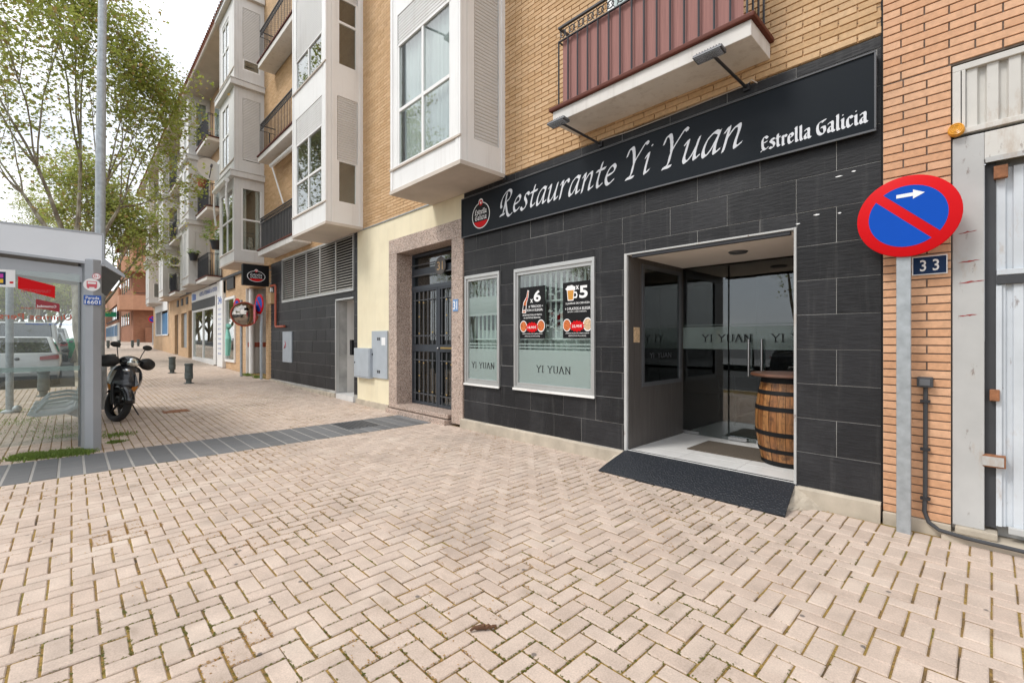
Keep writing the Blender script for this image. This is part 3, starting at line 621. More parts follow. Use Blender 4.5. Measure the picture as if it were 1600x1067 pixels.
# ------------------------------------------------------------------ rectangles with openings
def cut(rects, holes):
    for (a0, a1, b0, b1) in holes:
        out = []
        for (x0, x1, z0, z1) in rects:
            if a1 <= x0 or a0 >= x1 or b1 <= z0 or b0 >= z1: out.append((x0, x1, z0, z1)); continue
            if x0 < a0: out.append((x0, a0, z0, z1))
            if a1 < x1: out.append((a1, x1, z0, z1))
            m0, m1 = max(x0, a0), min(x1, a1)
            if z0 < b0: out.append((m0, m1, z0, b0))
            if b1 < z1: out.append((m0, m1, b1, z1))
        rects = out
    return rects
def core(name, mat, parent, rects, y0, y1):
    mb = MB()
    for r in rects: mb.box(r[0], r[1], y0, y1, r[2], r[3])
    return mb.build(name, mat, parent)
def bricks(parent, mat, x0, x1, z0, z1, holes, L=.25, Hh=.053, j=.0095, n_parts=300, y=DW, depth=.011, phase=0, pref=None, bmesh_cache={}):
    """running bond proud of the mortar; the largest in the picture are single parts, the rest one joined part"""
    out = []; rows = int((z1-z0)/(Hh+j))+1
    for r in range(rows):
        zz = z0+r*(Hh+j); a = x1+(phase if r % 2 else phase+(L+j)/2)
        while a > x0:
            b0, b1 = max(a-L, x0), min(a, x1)
            if b1-b0 > .02:
                for (p0, p1, q0, q1) in cut([(b0, b1, zz, min(zz+Hh, z1))], holes):
                    if p1-p0 < .02 or q1-q0 < .02: continue
                    pr = proj((p0+p1)/2, y, (q0+q1)/2)
                    if pr is None or not (-60 < pr[0] < 1800 and pr[1] > -260): continue
                    inside = 0 <= pr[0] <= 1600 and pr[1] >= 0
                    fx = abs(-FW[0]*0+1)
                    out.append(((p1-p0)*(q1-q0)/pr[2]**2*(1 if inside else 0), p0, p1, q0, q1))
            a -= L+j
    out.sort(key=lambda t: -t[0]); v, f = [], []
    for k, (ar, p0, p1, q0, q1) in enumerate(out):
        dy = random.gauss(0, .0008)
        if k < n_parts:
            key = (round(p1-p0, 3), round(q1-q0, 3), mat.name)
            if key not in bmesh_cache:
                w, h = key[0]/2, key[1]/2
                mb = MB().add([(-w, depth, -h), (w, depth, -h), (w, depth, h), (-w, depth, h), (-w, .0015, -h), (w, .0015, -h), (w, .0015, h), (-w, .0015, h),
                               (-w+.002, 0, -h+.002), (w-.002, 0, -h+.002), (w-.002, 0, h-.002), (-w+.002, 0, h-.002)],
                              [(8, 9, 10, 11)]+[(kk+i, kk+(i+1) % 4, kk+4+(i+1) % 4, kk+4+i) for kk in (0, 4) for i in range(4)])
                bmesh_cache[key] = mb.mesh('brick', fix=False); bmesh_cache[key].materials.append(mat)
            inst('brick', bmesh_cache[key], parent, ((p0+p1)/2, y+dy, (q0+q1)/2))
        else:
            b = len(v); v += [(p0, y+depth, q0), (p1, y+depth, q0), (p1, y+depth, q1), (p0, y+depth, q1), (p0, y+dy, q0), (p1, y+dy, q0), (p1, y+dy, q1), (p0, y+dy, q1)]
            f += [(b+4, b+5, b+6, b+7)]+[(b+i, b+(i+1) % 4, b+4+(i+1) % 4, b+4+i) for i in range(4)]
    if v:
        mb = MB(); mb.v, mb.f = v, f
        tag(mb.build('brick_field', mat, parent, fix=False), kind='stuff')
def tiles(parent, x0, x1, z0, z1, holes, L=.6, Hh=.303, y=DW, phase=0):
    rows = int(math.ceil((z1-z0)/Hh))
    for r in range(rows):
        a = x1+(L/2 if (r+phase) % 2 else 0)
        while a > x0:
            for (p0, p1, q0, q1) in cut([(max(a-L, x0), min(a, x1), z0+r*Hh, min(z0+(r+1)*Hh, z1))], holes):
                if p1-p0 > .02 and q1-q0 > .02:
                    dy = random.gauss(0, .001)
                    bx('tile', M['tile'], parent, p0+.0024, p1-.0024, y+dy, y+.02, q0+.0024, q1-.0024, .0015)
            a -= L

# ------------------------------------------------------------------ the restaurant front
W1 = (-5.98, -5.14, .73, 2.49); W2 = (-4.82, -3.39, .74, 2.475); DR = (-2.975, -1.205, .0, 2.455)
RX0, RX1, RZ = -6.03, -.61, 3.885
shop = tag(empty('restaurant_shopfront', (-3.3, DW, 0)), 'restaurant ground floor clad in black slate tiles with two windows and glazed entrance', 'shopfront')
core('wall', M['grout'], shop, cut([(RX0, RX1, .10, RZ)], [W1, W2, DR]), DW+.004, DW+.27)
tiles(shop, RX0, RX1, .155, RZ, [W1, W2, DR, (RX0+.03, RX1-.03, 3.2, 3.70)])
for (a, b) in ((RX0-.05, -2.99), (-1.19, RX1)):
    mb = MB(); n = int((b-a)/.12)+2; pr = []
    for i in range(n):
        x = a+(b-a)*i/(n-1); e = random.gauss(0, .004); t = random.gauss(0, .003)
        pr.append([(x, DW-.055+e, -.03), (x, DW-.045+e, .135+t), (x, DW-.02, .152+t), (x, DW+.1, .152)])
    mb.v += [p for s_ in pr for p in s_]
    mb.f += [(i*4+k, (i+1)*4+k, (i+1)*4+k+1, i*4+k+1) for i in range(n-1) for k in range(3)]
    mb.f += [(3, 2, 1, 0), tuple((n-1)*4+k for k in range(4))]
    mb.build('plinth', M['concrete'], shop)
# rough concrete haunches beside the mat
for (xa, sg) in ((-2.985, -1), (-1.195, 1)):
    q = MB(); n = 7; m_ = 7
    for i in range(n+1):
        for j in range(m_+1):
            t = j/m_; uu = i/n; wd = .05+.20*t*(1-.15*t); y = 4.36+t*(DW-.03-4.36)+.09*uu*(1-t)
            z = (.155*t**1.1)*(1-uu**1.6)+random.gauss(0, .006)*(1 if 0 < i < n else .3)-.004
            q.v.append((xa-sg*.03+sg*(wd+.03)*uu+random.gauss(0, .004), y+random.gauss(0, .005), z))
    q.f = [(i*(m_+1)+j, (i+1)*(m_+1)+j, (i+1)*(m_+1)+j+1, i*(m_+1)+j+1) for i in range(n) for j in range(m_)]
    q.build('ramp_haunch', M['concrete'], shop)
for (cx_, cy_, l_) in ((1311, 276, .028), (1334, 268, .016), (1276, 336, .026), (1312, 333, .014), (1247, 350, .018)):      # pale mortar smears and chips on the tiles
    X, Z = on_y(cx_, cy_, DW); q = MB(); n = 7; up = [(X-l_+2*l_*i/(n-1), DW-.0042, Z+.004*math.sin(math.pi*i/(n-1))*(1+random.random())) for i in range(n)]; lo = [(X-l_+2*l_*i/(n-1), DW-.0042, Z-.004*math.sin(math.pi*i/(n-1))*(1+random.random())) for i in range(n)]
    q.v = up+lo[::-1]; q.f = [tuple(range(2*n))]; q.build('mortar_smear', M['wtxt'], shop, fix=False)
def shop_window(b, label_small):
    x0, x1, z0, z1 = b; w = MB()
    for (p, q, r, s) in ((x0, x1, z0, z0+.05), (x0, x1, z1-.05, z1), (x0, x0+.035, z0+.05, z1-.05), (x1-.035, x1, z0+.05, z1-.05)): w.box(p, q, DW-.03, DW+.06, r, s)
    fr = w.build('window', M['alu'], shop, bevel=.003)
    w = MB()
    for (p, q, r, s) in ((x0+.035, x1-.035, z0+.05, z0+.095), (x0+.035, x1-.035, z1-.095, z1-.05), (x0+.035, x0+.068, z0+.095, z1-.095), (x1-.068, x1-.035, z0+.095, z1-.095)): w.box(p, q, DW-.01, DW+.05, r, s)
    w.build('sash', M['alu'], fr, bevel=.003)
    bx('sill', M['white'], fr, x0-.01, x1+.01, DW-.045, DW-.028, z0-.012, z0+.018)
    g0, g1, h0, h1 = x0+.068, x1-.068, z0+.095, z1-.095
    zt = 1.31
    bx('pane', M['shopglass'], fr, g0, g1, DW+.018, DW+.024, h0, h1)
    bx('frosted_film', M['frost'], fr, g0, g1, DW+.0135, DW+.016, h0, zt)
    for k in range(2): bx('frosted_stripe', M['frost'], fr, g0, g1, DW+.0135, DW+.016, zt+.025+k*.045, zt+.045+k*.045)
    wd = (g1-g0)
    c0 = g0+wd*(.10 if label_small else .27); pen_text('lettering', 'YI YUAN', GS, M['black'], fr, c0, c0+wd*(.80 if label_small else .48), 1.0, .135, DW+.012, shear=0, nib=.055, ang=2, thin=.013)
    n = int(wd/.098)
    for k in range(n+1):                         # vertical blind slats behind the glass
        x = g0+.01+k*wd/n; o = bx('blind_slat', M['blind'], fr, -.017, .017, -.001, .001, 0, h1-h0); a = R(10+random.gauss(0, 6))
        o.rotation_euler = (0, 0, a); o.location = (x, DW+.13, h0)
    q = MB(); n2 = int(wd/.02); q.strip([(g0+wd*i/n2, DW+.20+.025*math.sin(i*.62)) for i in range(n2+1)], 'z', h0, h0+.78); q.build('net_curtain', M['curtain'], fr)
    bx('blind_rail', M['blind'], fr, g0, g1, DW+.10, DW+.16, h1+.0, h1+.04)
    for zz in (1.45, 1.98): bx('glazing_bar', M['white'], fr, g0, g1, DW+.10, DW+.115, zz, zz+.022)
    return fr
f1 = shop_window(W1, True); f2 = shop_window(W2, False)
# speckled frosting of the small window's upper half
w = MB(); rr = random.Random(5)
for _ in range(900):
    z = 1.87+rr.random()**1.6*.52; x = W1[0]+.075+rr.random()*.69; s = rr.uniform(.004, .011); w.box(x, min(x+s*1.6, W1[1]-.069), DW+.013, DW+.0145, z, min(z+s, 2.39))
w.build('frosted_speckle', M['frost'], f1); bx('frosted_panel', M['frost'], f1, W1[0]+.068, W1[1]-.068, DW+.0152, DW+.0168, 1.83, 2.13)
# etched characters between the posters
w = MB()
for _ in range(46):
    x = -4.10+rr.gauss(0, .075); z = rr.choice((1.72, 2.2))+rr.gauss(0, .11); s = rr.uniform(.012, .04)
    if rr.random() < .5: w.box(x-s, x+s, DW+.013, DW+.0145, z, z+.012)
    else: w.box(x, x+.012, DW+.013, DW+.0145, z-s, z+s)
w.build('etched_pattern', M['frost'], f2)

# ---- vestibule and dining room behind
VY = 6.06; FZ0 = .172
bx('vestibule_floor', M['grout'], shop, -2.97, -1.21, DW-.005, 11.0, .02, FZ0-.006)
for i, (a, b) in enumerate(((-2.96, -2.36), (-2.356, -1.756), (-1.752, -1.215))):
    for (c, d) in ((DW, 5.02), (5.024, 5.55), (5.554, 6.05), (6.054, 6.7), (6.704, 7.4)): bx('floor_tile', M['floor'], shop, a, b, c, d, FZ0-.02, FZ0+random.gauss(0, .0004), .001)
bx('ceiling', M['ceiling'], shop, -2.95, -1.0, DW+.05, VY, 2.43, 2.75)
for (x, y) in ((-1.95, 5.35),):
    MB().lathe([(.0, -.02), (.085, -.02), (.10, -.005), (.10, .0)], (x, y, 2.43), 20).build('ceiling_vent', M['ironlt'], shop)
# left wall of the vestibule: grey boards with a window into the room
LX = -2.93
wy0, wy1, wz0, wz1 = 4.98, 6.0, .88, 2.37
core_l = MB()
for (p, q, r, s) in cut([(DW+.27, VY, FZ0, 2.43)], [(wy0, wy1, wz0, wz1)]): core_l.box(LX-.05, LX-.012, p, q, r, s)
core_l.build('vestibule_wall', M['dark'], shop)
yy = DW+.02
while yy < VY-.02:
    y2 = min(yy+.118, VY)
    for (p, q, r, s) in cut([(yy, y2-.003, FZ0, 2.43)], [(wy0, wy1, wz0, wz1)]):
        if q-p > .01: bx('board', M['woodgrey'], shop, LX-.012, LX, p, q, r, s, .001)
    yy += .118
w = MB()
for (p, q, r, s) in ((wy0, wy1, wz0, wz0+.05), (wy0, wy1, wz1-.05, wz1), (wy0, wy0+.05, wz0+.05, wz1-.05), (wy1-.05, wy1, wz0+.05, wz1-.05)): w.box(LX-.03, LX+.012, p, q, r, s)
vw = w.build('vestibule_window', M['ironlt'], shop, bevel=.002)
bx('pane', M['dglass'], vw, LX-.012, LX-.006, wy0+.05, wy1-.05, wz0+.05, wz1-.05)
text('lettering', 'YI  YUAN', M['ironlt'], vw, (LX-.004, wy0+.2, 1.22), (0, 1, 0), FZ, w=.55, h=.07)
bx('notice', M['foodb'], shop, LX, LX+.004, 4.80, 4.93, 1.42, 1.60)
# door frame of pale metal with rusty foot, roller-shutter guides
bx('door_jamb', M['jamb'], shop, -2.975, -2.94, DW-.015, DW+.09, FZ0-.01, 2.455, .003)
bx('door_jamb', M['jamb'], shop, -1.225, -1.205, DW-.015, DW+.09, FZ0-.01, 2.455, .003)
bx('door_head', M['jamb'], shop, -2.94, -1.225, DW-.014, DW+.10, 2.435, 2.453, .003)
bx('door_track', M['iron'], shop, -2.88, -1.26, DW+.0, DW+.05, 2.40, 2.434)
# glazed screen and doors
gx = [-2.93, on_y(1138, 500, VY)[0], on_y(1182, 500, VY)[0], -1.05]
for k in range(3):
    a, b = gx[k]+.004, gx[k+1]-.004
    g = bx('glass_door' if k else 'glass_screen', M['dglass'], shop, a, b, VY-.005+(.03 if k == 1 else 0), VY+.005+(.03 if k == 1 else 0), FZ0+.015, 2.41)
    za, zb_ = 1.33, 1.62
    bx('film_band', M['frostd'], g, a, b, VY-.009+(.02 if k == 1 else 0), VY-.007+(.02 if k == 1 else 0), za, zb_)
    bx('film_line', M['frostd'], g, a, b, VY-.009+(.02 if k == 1 else 0), VY-.007+(.02 if k == 1 else 0), zb_+.02, zb_+.03)
    bx('rail', M['steel'], g, a, min(a+.22, b), VY-.012, VY+.04, FZ0+.01, FZ0+.05)
    if k:
        hx = b-.07 if k == 1 else a+.07
        for d in (-.05, .06):
            MB().cyl((hx, VY+d, 1.0), (hx, VY+d, 1.46), .014, n=10).build('handle', M['steel'], g, smooth=True)
        for zz in (1.08, 1.38): MB().cyl((hx, VY-.05, zz), (hx, VY+.06, zz), .008, n=8).build('handle_fixing', M['steel'], g)
pen_text('lettering', 'YI YUAN', GS, M['black'], shop, -2.66, -2.03, 1.425, .135, VY-.012, shear=0, nib=.055, ang=2, thin=.013)
pen_text('lettering', 'YI YUAN', GS, M['black'], shop, -1.82, -1.19, 1.425, .135, VY-.012, shear=0, nib=.055, ang=2, thin=.013)
# dining room shell
rm = MB()
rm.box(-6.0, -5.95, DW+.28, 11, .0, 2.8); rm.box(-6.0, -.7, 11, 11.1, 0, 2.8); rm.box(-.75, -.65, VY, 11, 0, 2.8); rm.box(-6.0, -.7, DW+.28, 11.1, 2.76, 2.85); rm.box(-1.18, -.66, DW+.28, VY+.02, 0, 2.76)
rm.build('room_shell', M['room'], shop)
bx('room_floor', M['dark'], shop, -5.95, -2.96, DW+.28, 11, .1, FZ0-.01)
bx('bar_counter', M['woodgrey'], shop, -2.6, -1.0, 8.6, 9.1, FZ0, 1.25, .01)
def dining_chair(x, y, a):
    c = empty('dining_chair', (0, 0, 0)); f = MB
    f().box(-.21, .21, -.21, .21, .43, .47).build('seat', M['woodgrey'], c, bevel=.01)
    for sx in (-.18, .18):
        for sy in (-.18, .18): f().cyl((sx*1.1, sy*1.1, 0), (sx, sy, .43), .014, n=8).build('leg', M['steel'], c)
        f().cyl((sx, .19, .45), (sx, .24, .92), .014, n=8).build('back_post', M['steel'], c)
    f().box(-.2, .2, .205, .25, .68, .9).build('backrest', M['woodgrey'], c, bevel=.01)
    c.location = (x, y, FZ0); c.rotation_euler = (0, 0, a); return c
for i, (x, y, a) in enumerate(((-2.55, 7.4, .4), (-2.0, 7.7, -.3), (-2.9, 7.9, 2.6))):
    tag(dining_chair(x, y, a), ['steel legged chair nearest the glass doors inside the restaurant', 'steel legged chair at the right inside the dim restaurant', 'steel legged chair farthest left in the dim dining room'][i], 'chair', 'chairs inside the restaurant')
# ---- things at the entrance
rampmat = tag(empty('rubber_ramp_mat', (-2.08, 4.45, 0)), 'black ribbed rubber mat sloping down from the restaurant doorway', 'mat')
v = []; n = 16; mm = 10
for i in range(n+1):
    for j in range(mm+1):
        t = j/mm; x = -2.955+(1.735)*i/n+(-.06+.12*i/n)*(1-t)*.9; y = 4.20+t*(DW+.03-4.20)
        z = .008+(.176-.008)*(t**.85)*(1 if t > 0 else 0)+.004*math.sin(i*1.7)*(1-t)
        v.append((x, y, z))
ff = [(i*(mm+1)+j, (i+1)*(mm+1)+j, (i+1)*(mm+1)+j+1, i*(mm+1)+j+1) for i in range(n) for j in range(mm)]
MB().add(v, ff).build('mat_sheet', M['mat'], rampmat, smooth=True)
MB().add([(a, b, c-.012) for a, b, c in v], ff).build('mat_backing', M['scootblk'], rampmat)
dm = tag(bx('doormat', M['doormat'], None, -2.47, -1.56, 5.2, 5.8, FZ0+.002, FZ0+.012, .003), 'brown fibre doormat inside the entrance before the glass doors', 'doormat')
bar = tag(empty('barrel', (-1.445, 5.40, FZ0)), 'brown oak barrel with black hoops used as a table in the doorway', 'barrel')
bc = (-1.445, 5.40); HB = .90; prof = lambda t: .265+.065*math.sin(math.pi*min(max((t-.02)/.96, 0), 1))
ns = 26
for k in range(ns):
    w = MB(); a0 = 2*math.pi*k/ns+.006; a1 = 2*math.pi*(k+1)/ns-.006; rows = 9; dr = random.gauss(0, .0015)
    for i in range(rows+1):
        t = i/rows; r = prof(t)+dr; z = FZ0+t*HB
        for a in (a0, (a0+a1)/2, a1): w.v.append((bc[0]+r*math.cos(a), bc[1]+r*math.sin(a), z))
    w.f = [(i*3+q, i*3+q+1, i*3+q+4, i*3+q+3) for i in range(rows) for q in (0, 1)]
    w.build('stave', M['barrel'], bar, smooth=True)
MB().cyl((bc[0], bc[1], FZ0+.004), (bc[0], bc[1], FZ0+HB-.004), .25, n=24).build('barrel_core', M['black'], bar)
for (t0, t1) in ((.0, .055), (.15, .195), (.34, .39), (.62, .67), (.80, .845), (.93, 1.0)):
    MB().lathe([(prof(t0)+.002, FZ0+t0*HB), (prof(t0)+.006, FZ0+t0*HB+.002), (prof(t1)+.006, FZ0+t1*HB-.002), (prof(t1)+.002, FZ0+t1*HB)], (bc[0], bc[1], 0), 40, close=False).build('hoop', M['black'], bar, smooth=True)
MB().lathe([(.0, FZ0+HB), (.365, FZ0+HB), (.375, FZ0+HB+.012), (.37, FZ0+HB+.032), (.0, FZ0+HB+.034)], (bc[0], bc[1], 0), 40).build('table_top', pm('barrel_top', (.13, .055, .03), .35, var=.25, scale=6, stretch=(1, 8, 1)), bar, smooth=True)

# ---- the signboard over the restaurant
sb = tag(empty('restaurant_sign', (-3.3, DW, 3.12)), 'long black signboard with silver lettering above the restaurant', 'signboard')
bx('board', M['sign'], sb, RX0+.01, RX1-.03, DW-.05, DW+.0, 3.125, 3.745, .002)
w = MB(); w.box(RX0+.005, RX1-.025, DW-.062, DW-.045, 3.114, 3.130); w.box(RX0+.005, RX1-.025, DW-.062, DW-.045, 3.742, 3.752); w.box(RX1-.037, RX1-.025, DW-.062, DW-.045, 3.135, 3.738); w.box(RX0+.005, RX0+.013, DW-.062, DW-.045, 3.135, 3.738)
w.build('trim', M['trim'], sb)
bx('panel_joint', M['black'], sb, -3.97, -3.966, DW-.0506, DW-.049, 3.14, 3.735)
SY = DW-.0525
xa = on_y(776, 335, SY)[0]; xb = on_y(1168, 200, SY)[0]
pen_text('lettering', 'Restaurante Yi Yuan', GL, M['letter'], sb, xa+.07, xb-.05, 3.30, .435, SY, shear=.30, nib=.053, thin=.014)
xa = on_y(1189, 240, SY)[0]; xb = on_y(1357, 200, SY)[0]
pen_text('small_lettering', 'Estrella Galicia', GB, M['letter'], sb, xa, xb, 3.205, .165, SY, shear=0, nib=.075, ang=38, thin=.02)
def badge(parent, cx, cz, w, h, Y, s=1):
    """oval brand badge: pale ring, black field, red foot, small red star knob, two lines of lettering"""
    def ell(a, b, y0, n=40, z0=0): return [(cx+a*math.cos(2*math.pi*i/n), y0, cz+z0+b*math.sin(2*math.pi*i/n)) for i in range(n)]
    def disc(nm, pts, mat): 
        m_ = MB(); m_.v = pts; m_.f = [tuple(range(len(pts)))]; return m_.build(nm, mat, parent, fix=False)
    disc('badge_ring', ell(w/2, h/2, Y), M['wtxt'])
    disc('badge_knob_ring', [(cx+h*.14*math.cos(t*.3142), Y-.0005, cz+h*.5+h*.14*math.sin(t*.3142)) for t in range(20)], M['wtxt'])
    disc('badge_field', ell(w/2*.93, h/2*.93, Y-.001), M['black'])
    disc('badge_knob', [(cx+h*.11*math.cos(t*.3142), Y-.0015, cz+h*.48+h*.11*math.sin(t*.3142)) for t in range(20)], M['red'])
    st = []
    for i in range(10):
        r = h*(.075 if i % 2 == 0 else .032); t = math.pi/2+i*math.pi/5; st.append((cx+r*math.cos(t), Y-.002, cz+h*.48+r*math.sin(t)))
    disc('badge_star', st, M['wtxt'])
    foot = [(cx+w/2*.9*math.cos(t), Y-.0015, cz+h/2*.9*math.sin(t)) for t in [math.pi+.52+i*(math.pi-1.04)/16 for i in range(17)]]
    disc('badge_foot', foot, M['red'])
    pen_text('badge_lettering', 'Estrella', GB, M['wtxt'], parent, cx-w*.33, cx+w*.33, cz+h*.06, h*.25, Y-.0025, shear=.05, nib=.07, ang=38, thin=.03, res=h*.25/60)
    pen_text('badge_lettering', 'Galicia', GB, M['wtxt'], parent, cx-w*.33, cx+w*.33, cz-h*.16, h*.25, Y-.0025, shear=.05, nib=.07, ang=38, thin=.03, res=h*.25/60)
bp = on_y(750, 335, SY)
badge(sb, bp[0]+.02, bp[1]-.02, .43, .41, SY)
# ------------------------------------------------------------------ posters on the large window
def disc_mesh(pts, y): 
    m_ = MB(); m_.v = [(p[0], y, p[1]) for p in pts]; m_.f = [tuple(range(len(pts)))]; return m_
def poster(px0, px1, zt, zb, kind, label):
    x0 = on_y(px0, 480, DW)[0]; x1 = on_y(px1, 480, DW)[0]; w = x1-x0; h = zt-zb; Y = DW+.009
    p = tag(bx('poster', M['black'], None, x0, x1, Y, Y+.002, zb, zt), label, 'poster')
    def P(a, b): return (x0+a*w, zb+b*h)
    def sh(nm, pts, mat, d): disc_mesh([P(a, b) for a, b in pts], Y-d).build(nm, mat, p, fix=False)
    def ell(ca, cb, ra, rb, n=22, jag=0): return [(ca+ra*(1+(jag if i % 2 else -jag))*math.cos(2*math.pi*i/n), cb+rb*(1+(jag if i % 2 else -jag))*math.sin(2*math.pi*i/n)) for i in range(n)]
    def tx(s, a, b, wa, hb, mat=M['wtxt'], off=.012): text('print', s, mat, p, (x0+a*w, Y-.0022, zb+b*h), FX, FZ, w=wa*w, h=hb*h, off=off)
    if kind == 6:
        sh('bottle', [(.08,.50),(.24,.49),(.28,.70),(.34,.80),(.37,.93),(.31,.94),(.26,.81),(.14,.71)], M['wtxt'], .0006)
        sh('bottle_glass', [(.10,.51),(.22,.505),(.26,.70),(.32,.80),(.35,.92),(.32,.925),(.27,.80),(.16,.70)], M['food'], .0011)
        sh('bottle_label', [(.12,.56),(.22,.555),(.245,.64),(.145,.65)], M['black'], .0016)
        sh('bottle_label', [(.26,.755),(.305,.755),(.32,.80),(.275,.80)], M['red'], .0016)
        tx('6', .56, .70, .28, .22, off=.03); tx('x', .42, .69, .11, .07, off=.03)
        tx('6 TERCIOS +', .36, .595, .56, .045); tx('RACION A ELEGIR:', .10, .525, .82, .045)
        tx('BOLITAS POLLO FRITO', .12, .44, .76, .03); tx('10 PATATAS BRAVAS', .16, .385, .66, .03)
    else:
        sh('mug_foam', ell(.27, .885, .17, .06, 14, .08), M['wtxt'], .0006)
        sh('mug', [(.14,.86),(.40,.86),(.37,.67),(.17,.67)], M['wtxt'], .0007); sh('beer', [(.16,.855),(.38,.855),(.35,.685),(.19,.685)], M['beer'], .0012)
        a = [(.39,.83),(.48,.82),(.51,.76),(.48,.71),(.38,.71),(.38,.735),(.45,.74),(.47,.765),(.45,.795),(.39,.80)]; sh('mug_handle', a, M['wtxt'], .0007)
        tx('5', .57, .70, .28, .22, off=.03); tx('x', .45, .86, .11, .07, off=.03)
        tx('5 JARRAS DE CERVEZA', .10, .595, .82, .042); tx('+ 3 PLATOS A ELEGIR', .08, .50, .86, .05); tx('(MAXIMO 1 CARNE O PESCADO)', .17, .455, .64, .025)
    sh('plate', ell(.14, .235, .145, .115), M['wtxt'], .0006); sh('food', ell(.14, .235, .125, .10), M['food'], .0011)
    sh('plate', ell(.845, .24, .15, .12), M['wtxt'], .0006); sh('food', ell(.845, .24, .13, .10), M['food'] if kind == 6 else M['foodb'], .0011)
    sh('price_burst', ell(.49, .215, .24, .095, 28, .12), M['red'], .0017)
    tx('18,95€' if kind == 6 else '22,95€', .32, .185, .34, .055)
    tx('OFERTA VALIDA DE LUNES A JUEVES', .10, .075, .80, .025); tx('(FESTIVOS NO INCLUIDOS)', .20, .03, .60, .025)
poster(812, 851, 2.20, 1.47, 6, 'black beer offer poster showing a bottle and x6 on window')
poster(879, 925, 2.20, 1.47, 5, 'black beer offer poster showing a mug and x5 on window')

# ------------------------------------------------------------------ number 31: the yellow brick block above and beside the restaurant
BX0, BX1, BTOP = -16.93, -.61, 12.9
b31 = tag(empty('apartment_building', (-8.8, DW, 0)), 'yellow brick apartment block above the black restaurant front', 'building')
GD = (-11.10, -10.13, .0, 2.40)                   # side door in the garage wall
PO = (-8.18, -6.35, .0, 3.17)                     # portal opening
core('upper_wall', M['ywall'], b31, [(BX0, BX1, 3.9, BTOP)], DW+.008, DW+.4)
bricks(b31, M['ybrick'], BX0, BX1, 3.905, 9.8, [], phase=-.03, y=DW-.004, depth=.016, Hh=.0515, j=.011)
core('side_wall', M['ywall'], b31, [(BX0, BX0+.3, 0, 3.9)], DW+.05, DW+6)
core('cream_wall', M['cream'], b31, cut([(-9.95, RX0, .0, 3.90)], [(-8.49, RX0, .0, 3.46)]), DW+.002, DW+.3)
bx('flashing', M['galv'], b31, -9.95, RX0, DW-.02, DW+.005, 3.885, 3.905)
mb = MB(); mb.box(-9.97, -8.49, DW-.04, DW+.05, -.03, .125); mb.build('plinth', M['concrete'], b31, bevel=.01)
# pink granite surround
for (nm, r) in (('jamb', (-8.49, -8.18, .1, 3.16)), ('jamb', (-6.35, -6.045, .04, 3.16)), ('lintel', (-8.49, -6.045, 3.163, 3.46))):
    bx('granite_'+nm, M['granite'], b31, r[0], r[1], DW-.02, DW+.30, r[2], r[3], .004)
bx('granite_reveal', M['granite'], b31, -8.178, -8.15, DW+.30, DW+.36, .1, 3.16)
bx('granite_step', M['granite'], b31, -8.42, -6.40, DW-.13, DW+.36, -.03, .085, .006)
bx('granite_step', M['granite'], b31, -8.40, -6.40, DW-.07, DW+.40, .105, .175, .006)
# street door of grey iron bars
DY = DW+.31
dr = empty('street_door', (-7.26, DY, .175), b31)
w = MB()
def fr_(x0, x1, z0, z1, t=.05, y0=DY, y1=DY+.05):
    w.box(x0, x1, y0, y1, z0, z0+t); w.box(x0, x1, y0, y1, z1-t, z1); w.box(x0, x0+t, y0, y1, z0+t, z1-t); w.box(x1-t, x1, y0, y1, z0+t, z1-t)
fr_(-8.15, -6.35, 2.47, 3.15); fr_(-8.15, -7.235, .18, 2.46, .055); fr_(-7.225, -6.35, .18, 2.46, .055)
w.box(-8.10, -7.29, DY+.001, DY+.049, 1.22, 1.36); w.box(-7.17, -6.40, DY+.001, DY+.049, 1.22, 1.36); w.box(-8.15, -6.35, DY-.01, DY+.0, 2.44, 2.50)
w.build('door_frame', M['doorgrey'], dr, bevel=.004)
bx('door_glass', M['dglass'], dr, -8.12, -6.38, DY+.06, DY+.066, .2, 3.12)
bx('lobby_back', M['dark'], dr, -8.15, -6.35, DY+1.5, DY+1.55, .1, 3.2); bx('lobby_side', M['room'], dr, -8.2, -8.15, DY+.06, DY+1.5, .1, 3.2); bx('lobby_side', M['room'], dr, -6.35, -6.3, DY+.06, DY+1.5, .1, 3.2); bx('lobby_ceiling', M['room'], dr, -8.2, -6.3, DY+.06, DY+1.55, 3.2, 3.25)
for (x0, x1) in ((-8.08, -7.31), (-7.15, -6.42)):
    for (z0, z1) in ((.24, 1.21), (1.37, 2.40)):
        for q in (.16, .84): bx('cross_bar', M['ironlt'], dr, x0, x1, DY-.004, DY+.012, z0+(z1-z0)*q-.008, z0+(z1-z0)*q+.008)
        for k in range(5):
            x = x0+(x1-x0)*(k+.5)/5; w = MB().cyl((x, DY-.012, z0), (x, DY-.012, z1), .010, n=8); w.build('bar', M['ironlt'], dr, smooth=True)
            for q in ((.2, .52, .8) if k % 2 else (.22, .78)): MB().sphere((x, DY-.012, z0+(z1-z0)*q), .017, 8, 6).build('bar_knot', M['brass'] if (k+int(q*10)) % 3 == 0 else M['ironlt'], dr, smooth=True)
            s = .045; zc = z0+(z1-z0)*.12
            MB().tube([(x, DY-.014, zc), (x+.02, DY-.014, zc+.03), (x+.05, DY-.014, zc+.045), (x+.075, DY-.014, zc+.02)], .005, 6).build('scroll', M['ironlt'], dr)
for zz in (2.72, 2.93): MB().cyl((-8.15, DY-.01, zz), (-6.35, DY-.01, zz), .011, n=8).build('cross_bar', M['ironlt'], dr)
bx('mid_panel', M['doorgrey'], dr, -8.10, -6.40, DY+.01, DY+.03, 2.74, 2.86)
MB().lathe([(0, -.012), (.16, -.012), (.17, .0), (0, .0)], (-7.10, DY-.03, 2.83), 28, 'y').build('number_disc', M['woodgrey'], dr)
